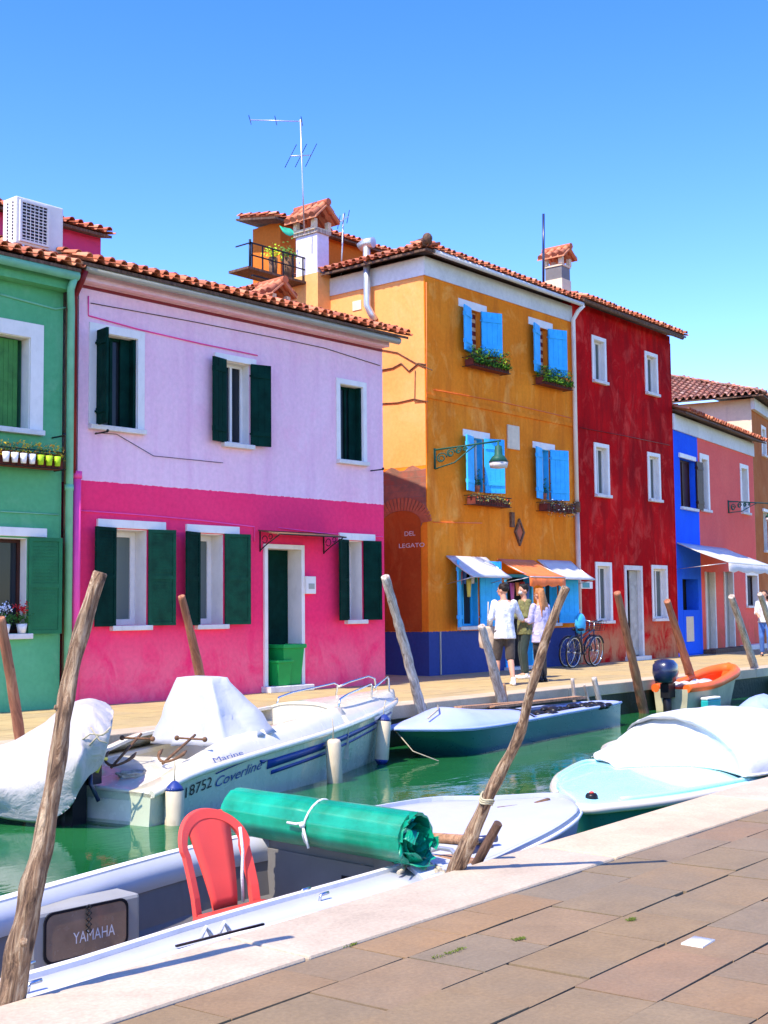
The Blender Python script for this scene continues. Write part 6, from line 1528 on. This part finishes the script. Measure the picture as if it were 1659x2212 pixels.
# ------------------------------------------------------------------ people
def remesh(o, v, it=4):
    m = o.modifiers.new('r', 'REMESH'); m.mode = 'VOXEL'; m.voxel_size = v; m.use_smooth_shade = True
    s_ = o.modifiers.new('s', 'SMOOTH'); s_.iterations = it; s_.factor = .5
def person(label, pos, az, H, J, top, legs, shoes, hair, hairlen=0.0, sleeve='long', hem=.86, shorts=False, headyaw=0, skin='skin', extras=None):
    k = H/1.75; t = thing('person', label, 'person', pos, R(az)-PI/2)
    D = dict(neck=(0, 0, 1.50), chest=(0, 0, 1.32), waist=(0, .0, 1.10), pelvis=(0, 0, .95), head=(0, .02, 1.64),
             sl=(-.175, 0, 1.42), sr=(.175, 0, 1.42), el=(-.24, -.02, 1.14), er=(.24, -.02, 1.14), wl=(-.25, .06, .90), wr=(.25, .06, .90),
             hl=(-.085, 0, .92), hr=(.085, 0, .92), kl=(-.10, .03, .50), kr=(.10, .03, .50), al=(-.10, -.02, .085), ar=(.10, -.02, .085), tl=(-.11, .15, .03), tr=(.11, .15, .03))
    D.update(J); P = {a: Vector(b_)*k for a, b_ in D.items()}; r = lambda x: x*k
    HR = Matrix.Rotation(R(headyaw), 4, 'Z')
    def coat(mb, g_):
        px_, ch, wa, nk = P['pelvis'], P['chest'], P['waist'], P['neck']; lo = Vector((px_.x, px_.y, r(hem)))
        rings = []
        for c, a_, b_ in ((lo, .195, .150), (lo.lerp(px_, .5), .190, .145), (px_, .180, .135), (wa, .165, .125), (ch.lerp(wa, .4), .178, .130), (ch, .190, .130), (ch.lerp(nk, .4), .185, .110), (ch.lerp(nk, .62), .140, .085), (ch.lerp(nk, .8), .075, .07)):
            rings.append([c+Vector((r(a_)*math.cos(2*PI*j/28)*(1+.035*math.sin(j*2.1+c.z*3)), r(b_)*math.sin(2*PI*j/28)*(1+.05*math.sin(j*1.7+c.z*5)), 0)) for j in range(28)])
        mb.loft(rings)
    def torso(mb, g_):
        for c, rr in ((P['pelvis'], (.155, .115, .12)), (P['waist'], (.135, .10, .15)), (P['chest'], (.17, .115, .16)), (P['chest'].lerp(P['neck'], .45), (.16, .085, .08))): mb.ell(c, tuple(r(x)+g_ for x in rr), 18, 12)
    def arm(mb, s_, g_, upto):
        S, E_l, W_ = P['s'+s_], P['e'+s_], P['w'+s_]; mb.cap(S, E_l, r(.048)+g_, r(.038)+g_, 12)
        if upto == 'long': mb.cap(E_l, E_l.lerp(W_, .92), r(.038)+g_, r(.026)+g_, 12)
    body = MB(True); torso(body, 0)
    body.cap(P['chest'].lerp(P['neck'], .6), P['head']-Vector((0, 0, r(.06))), r(.058), r(.052), 14)
    h = P['head']; body.ell(h+Vector((0, 0, r(.02))), (r(.076), r(.093), r(.10)), 20, 14, HR.to_3x3())
    body.ell(h+HR @ Vector((0, r(.022), r(-.05))), (r(.056), r(.066), r(.065)), 16, 10, HR.to_3x3())
    body.cap(h+HR @ Vector((0, r(.09), r(.01))), h+HR @ Vector((0, r(.108), r(-.022))), r(.011), r(.014), 8)      # nose
    for sx in (-1, 1): body.ell(h+HR @ Vector((sx*r(.078), r(.0), r(-.01))), (r(.012), r(.022), r(.032)), 8, 8, HR.to_3x3())
    body.cap(h+HR @ Vector((-r(.02), r(.083), r(-.055))), h+HR @ Vector((r(.02), r(.083), r(-.055))), r(.010), r(.010), 8)   # lips
    for s_, sg in (('l', -1), ('r', 1)):
        S, E_l, W_ = P['s'+s_], P['e'+s_], P['w'+s_]; body.cap(S, E_l, r(.048), r(.038), 12); body.cap(E_l, W_, r(.038), r(.026), 12)
        Hh, K, A, T = P['h'+s_], P['k'+s_], P['a'+s_], P['t'+s_]; body.cap(Hh, K, r(.082), r(.055), 14); body.cap(K, K.lerp(A, .35), r(.054), r(.056), 14); body.cap(K.lerp(A, .35), A, r(.056), r(.036), 14); body.cap(A, T, r(.034), r(.026), 10)
        d = (W_-E_l).normalized(); side_ = d.cross(Vector((0, 0, 1))); side_ = side_.normalized() if side_.length > .1 else Vector((0, 1, 0)); nrm = side_.cross(d)
        pc_ = W_+d*r(.05); body.cap(W_, W_+d*r(.075), r(.025), r(.030), 10); body.cap(pc_-side_*r(.018), pc_+side_*r(.018), r(.020), r(.020), 8)
        for fi, (off, ln) in enumerate(((-.028, .062), (-.010, .075), (.010, .070), (.028, .055))):
            a0 = W_+d*r(.085)+side_*r(off); b0 = a0+d*r(ln*.5)-nrm*r(.008); c0 = b0+d*r(ln*.38)-nrm*r(.022); body.cap(a0, b0, r(.0095), r(.009), 6); body.cap(b0, c0, r(.009), r(.008), 6)
        a0 = W_+d*r(.03)-side_*r(.024)*sg; b0 = a0+d*r(.03)-side_*r(.022)*sg-nrm*r(.01); c0 = b0+d*r(.03)-nrm*r(.012); body.cap(a0, b0, r(.012), r(.010), 6); body.cap(b0, c0, r(.010), r(.008), 6)
    o = part('body', body, M[skin], t); remesh(o, .0085*k, 3)
    eyes = MB(True)
    for sx in (-1, 1): eyes.ell(h+HR @ Vector((sx*r(.030), r(.089), r(.012))), (r(.012), r(.008), r(.007)), 8, 6)
    part('eyes', eyes, M['black'], t)
    hm = MB(True); hm.ell(h+HR @ Vector((0, -r(.016), r(.042))), (r(.088), r(.098), r(.092)), 20, 14, HR.to_3x3())
    for i in range(26):
        rn = random.Random(i+int(az)); a = rn.uniform(0, 2*PI); hm.ell(h+HR @ Vector((math.cos(a)*r(.065), math.sin(a)*r(.07)-r(.02), r(.075+rn.uniform(-.05, .03)))), (r(.028),)*3, 8, 6)
    if hairlen:
        for i in range(11):
            f_ = i/10-.5; a = h+HR @ Vector((f_*r(.15), -r(.065+.02*math.cos(f_*5)), r(.03))); b0 = h+HR @ Vector((f_*r(.20)+r(.01)*math.sin(i*2), -r(.105), -r(hairlen*.5))); c0 = h+HR @ Vector((f_*r(.21)+r(.02)*math.sin(i*3), -r(.12+.015*math.sin(i*5)), -r(hairlen*(.9+.12*math.sin(i*4)))))
            hm.cap(a, b0, r(.030), r(.028), 8); hm.cap(b0, c0, r(.028), r(.012), 8)
    o = part('hair', hm, hair, t); remesh(o, .010, 2)
    sh_ = MB(True); coat(sh_, 0)
    for s_ in 'lr': arm(sh_, s_, r(.015), sleeve)
    o = part('shirt', sh_, top, t); remesh(o, .013, 2)
    dm = o.modifiers.new('d', 'DISPLACE'); tx = bpy.data.textures.get('folds') or bpy.data.textures.new('folds', 'CLOUDS'); tx.noise_scale = .11; dm.texture = tx; dm.strength = .022; dm.mid_level = .5
    tr = MB(True); tr.ell(P['pelvis']-Vector((0, 0, r(.02))), (r(.168), r(.128), r(.12)), 18, 12)
    for s_ in 'lr':
        Hh, K, A = P['h'+s_], P['k'+s_], P['a'+s_]
        if shorts: tr.cap(Hh, K.lerp(A, .05), r(.100), r(.084), 14)
        else: tr.cap(Hh, K, r(.098), r(.072), 14); tr.cap(K, K.lerp(A, .85), r(.072), r(.060), 14)
    o = part('trousers', tr, legs, t); remesh(o, .012, 3)
    for s_ in 'lr':
        A, T = P['a'+s_], P['t'+s_]; sm = MB(True); zf_ = T.z-r(.03)+.002; d = Vector((T.x-A.x, T.y-A.y, 0)).normalized(); q = Vector((-d.y, d.x, 0)); c = Vector((A.x, A.y, zf_)); tilt = (T.z-A.z)
        sm.cap(c-d*r(.045)+Vector((0, 0, r(.035))), c+d*r(.16)+Vector((0, 0, r(.030))), r(.038), r(.034), 12); sm.cap(c+Vector((0, 0, r(.05))), Vector((A.x, A.y, A.z+r(.01))), r(.045), r(.044), 12); sm.cap(c+d*r(.05)+q*r(.012)+Vector((0, 0, r(.035))), c+d*r(.13)+q*r(.010)+Vector((0, 0, r(.028))), r(.036), r(.034), 10)
        o = part('shoe', sm, shoes, t); remesh(o, .008, 1)
    return t, P
Hc = lambda n, c: paint(n, c, .6, .25, 30, .3)
pz = g(1092, 1480); AZ = 40.9
man, MP = person('man in loose white shirt and dark shorts, seen from behind by the pale pole', pz, AZ+8, 1.72,
    dict(er=(.31, .10, 1.17), wr=(.40, .33, 1.13), el=(-.25, -.02, 1.16), wl=(-.20, .20, 1.02), kl=(-.12, .10, .50), al=(-.13, .06, .10), tl=(-.14, .23, .03), kr=(.09, .0, .50), ar=(.10, -.16, .10), tr=(.11, .01, .03), head=(-.01, .03, 1.64)),
    cloth_mat('white_shirt', (.62, .63, .70), .08, .85, 7, .8), cloth_mat('dark_shorts', (.055, .04, .03), .2), M['white'], Hc('dark_hair', (.02, .013, .01)), sleeve='long', hem=.80, shorts=True, headyaw=50)
tb_ = man.location+Matrix.Rotation(R(AZ+8)-PI/2, 3, 'Z') @ Vector((-.26, .16, 0)); t = thing('tote_bag', 'cream cloth bag held at the left side of the man in white', 'bag', (tb_.x, tb_.y, .62))
mb = MB(); rr_ = []
for i, (z_, w_) in enumerate(((.62, .10), (.64, .15), (.78, .17), (.95, .15), (1.0, .12))): rr_.append([Vector((tb_.x, tb_.y, z_))+CR*(w_*math.cos(a)*(1+.08*math.sin(a*3+i)))+CF*(.06*math.sin(a)) for a in [2*PI*j/18 for j in range(18)]])
mb.loft(rr_); part('bag_body', mb, cloth_mat('cream_cloth', (.55, .42, .30), .12), t); part('strap', MB().tube([tb_+Vector((0, 0, 1.0)), tb_+Vector((.02, 0, 1.2)), tb_+Vector((.06, .02, 1.42))], .012, 6), M['beigecurtain'], t)
pz2 = g(1136, 1466)
p2_, P2J = person('masked person in olive jacket facing left between the man and the woman', pz2, AZ+108, 1.74,
    dict(er=(.24, .06, 1.16), wr=(.12, .30, 1.18), el=(-.24, .06, 1.16), wl=(-.08, .32, 1.16), kl=(-.10, .08, .50), al=(-.11, .04, .085), tl=(-.12, .21, .03)),
    cloth_mat('olive_jacket', (.16, .16, .05), .3, .85, 9, .8), cloth_mat('dark_green_trousers', (.012, .03, .025), .2), M['white'], Hc('black_hair', (.012, .01, .008)), sleeve='long', hem=.82, headyaw=12)
mkm = MB(True); hh_ = P2J['head']; HRm = Matrix.Rotation(R(12), 4, 'Z')
mkm.ell(hh_+HRm @ Vector((0, .070, -.035)), (.052, .040, .042), 14, 10, HRm.to_3x3()); part('face_mask', mkm, M['whitefab'], p2_)
pz3 = g(1170, 1473)
wo, WP = person('woman with long red blond hair, lilac blouse and black trousers, seen from behind', pz3, AZ+35, 1.64,
    dict(er=(.22, .04, 1.15), wr=(.10, .26, 1.12), el=(-.23, .04, 1.14), wl=(-.10, .28, 1.16), al=(-.07, -.03, .085), tl=(-.09, .14, .03), ar=(.07, .0, .085), tr=(.08, .17, .03), kl=(-.075, .03, .5), kr=(.075, .04, .5)),
    cloth_mat('lilac_blouse', (.48, .44, .66), .12, .85, 7, .8), cloth_mat('black_trousers', (.010, .010, .012), .2), M['black'], Hc('red_blond_hair', (.42, .17, .06)), hairlen=.46, sleeve='long', hem=.74, headyaw=15)
pz4 = g(1655, 1412); pz4 = Vector((pz4.x*.95, pz4.y*.95, 0))
w4, W4 = person('walker in blue jeans and white top at the right edge', pz4, 200, 1.70, dict(kl=(-.10, .14, .52), al=(-.10, .10, .12), tl=(-.10, .27, .06), er=(.22, .05, 1.15), wr=(.16, .24, 1.10)),
    cloth_mat('white_top', (.58, .58, .60), .1), cloth_mat('blue_jeans', (.05, .14, .42), .25), M['black'], Hc('brown_hair', (.05, .025, .015)), hairlen=.12, sleeve='short', hem=.9)

# ------------------------------------------------------------------ bicycle and bag by the orange house
def bicycle(base, dr, label):
    """base: ground point of the rear wheel, dr: direction along the bicycle"""
    t = thing('bicycle', label, 'bicycle', base); z = Vector((0, 0, 1)); n = dr.cross(z).normalized(); Rw = .33; wb = 1.04
    lean = n*.10
    def Q(x, h, y=0): return base+dr*x+(z+lean*1.0).normalized()*h+n*y
    for x in (0, wb):
        c = Q(x, Rw+.01); u = (z+lean).normalized(); m = MB(); m.tube([c+dr*Rw*math.cos(a)+u*Rw*math.sin(a) for a in [2*PI*j/28 for j in range(29)]], .018, 6, caps=False)
        wh = part('wheel', m, M['black'], t); m = MB(); m.tube([c+dr*(Rw-.022)*math.cos(a)+u*(Rw-.022)*math.sin(a) for a in [2*PI*j/28 for j in range(29)]], .010, 6, caps=False)
        for j in range(14): a = 2*PI*j/14; m.tube([c, c+dr*(Rw-.02)*math.cos(a)+u*(Rw-.02)*math.sin(a)], .0022, 4)
        m.tube([c-n*.04, c+n*.04], .02, 8); part('rim', m, M['steel'], wh)
        m = MB(); m.slab([[c+dr*(Rw+.035)*math.cos(a)+u*(Rw+.035)*math.sin(a)-n*.025, c+dr*(Rw+.035)*math.cos(a)+u*(Rw+.035)*math.sin(a)+n*.025] for a in [PI*.15+PI*.75*j/12 for j in range(13)]], .003); part('mudguard', m, M['navy'], t)
    bb = Q(.42, .29); st = Q(.28, .78); hd = Q(.86, .82); hb = Q(.90, .66)
    m = MB()
    for a, b_ in ((bb, st), (bb, hb), (Q(.30, .62), hd), (Q(0, .34), bb), (Q(0, .34), Q(.31, .66)), (hd, hb), (hb, Q(wb, .34))): m.tube([a, b_], .016, 8)
    part('frame', m, M['navy'], t)
    part('saddle', MB().ell(st+z*.05, (.13, .07, .035), 12, 8, Matrix((dr, n, z)).transposed()), M['black'], t)
    m = MB(); m.tube([Q(.74, 1.02, -.28), Q(.84, 1.03, -.2), Q(.87, .98, 0), Q(.84, 1.03, .2), Q(.74, 1.02, .28)], .013, 6); m.tube([Q(.87, .98), hd], .014, 6); part('handlebar', m, M['steel'], t)
    m = MB()
    for k in range(5): zz = .80+.05*k; w_ = .13+.006*k; m.tube([Q(1.0+sx*w_, zz, sy*w_) for sx, sy in ((-.8, -1), (.9, -1), (.9, 1), (-.8, 1), (-.8, -1))], .004, 4)
    for sx in (-.8, 0, .9):
        for sy in (-1, 0, 1): m.tube([Q(1.0+sx*.13, .80, sy*.13), Q(1.0+sx*.155, 1.0, sy*.155)], .004, 4)
    part('basket', m, M['iron'], t)
    m = MB(); m.tube([bb-n*.09, bb+n*.09], .012, 6); m.tube([bb-n*.08, bb-n*.08-z*.16+dr*.03], .010, 6); m.tube([bb+n*.08, bb+n*.08+z*.14], .010, 6); m.box(-.045, -.03, -.01, .045, .03, .01, Matrix.Translation(bb-n*.12-z*.16)); m.box(-.045, -.03, -.01, .045, .03, .01, Matrix.Translation(bb+n*.12+z*.14))
    part('pedals', m, M['black'], t)
    return t
bz = fo.w(fo.L-1.15, -.38, 0); bicycle(bz, fo.d, 'dark bicycle with basket leaning at the orange house by the drain pipe')
bz2 = fo.w(fo.L-1.5, -.75, 0); bicycle(bz2+fo.d*.0, (fo.d*.98-fo.n*.05).normalized(), 'second bicycle in front of the one by the drain pipe, behind the woman')
bq = fo.w(fo.L-.92, -.62, 0); t = thing('blue_bag', 'bright light blue bag hanging on the bicycle by the orange house', 'bag', (bq.x, bq.y, .72)); mb = MB()
mb.loft([[Vector((bq.x, bq.y, z_))+fo.d*(w_*math.cos(a)*(1+.06*math.sin(3*a+z_*9)))+fo.n*(.09*w_/.17*math.sin(a)) for a in [2*PI*j/18 for j in range(18)]] for z_, w_ in ((.72, .06), (.76, .14), (.92, .18), (1.08, .16), (1.16, .09), (1.18, .04))])
part('bag_body', mb, cloth_mat('sky_blue_cloth', (.03, .38, .68), .15), t); part('strap', MB().tube([bq+Vector((0, 0, 1.17)), bq+Vector((.03, 0, 1.27)), bq+Vector((-.03, 0, 1.27)), bq+Vector((0, 0, 1.17))], .01, 6), M['whiterope'], t)
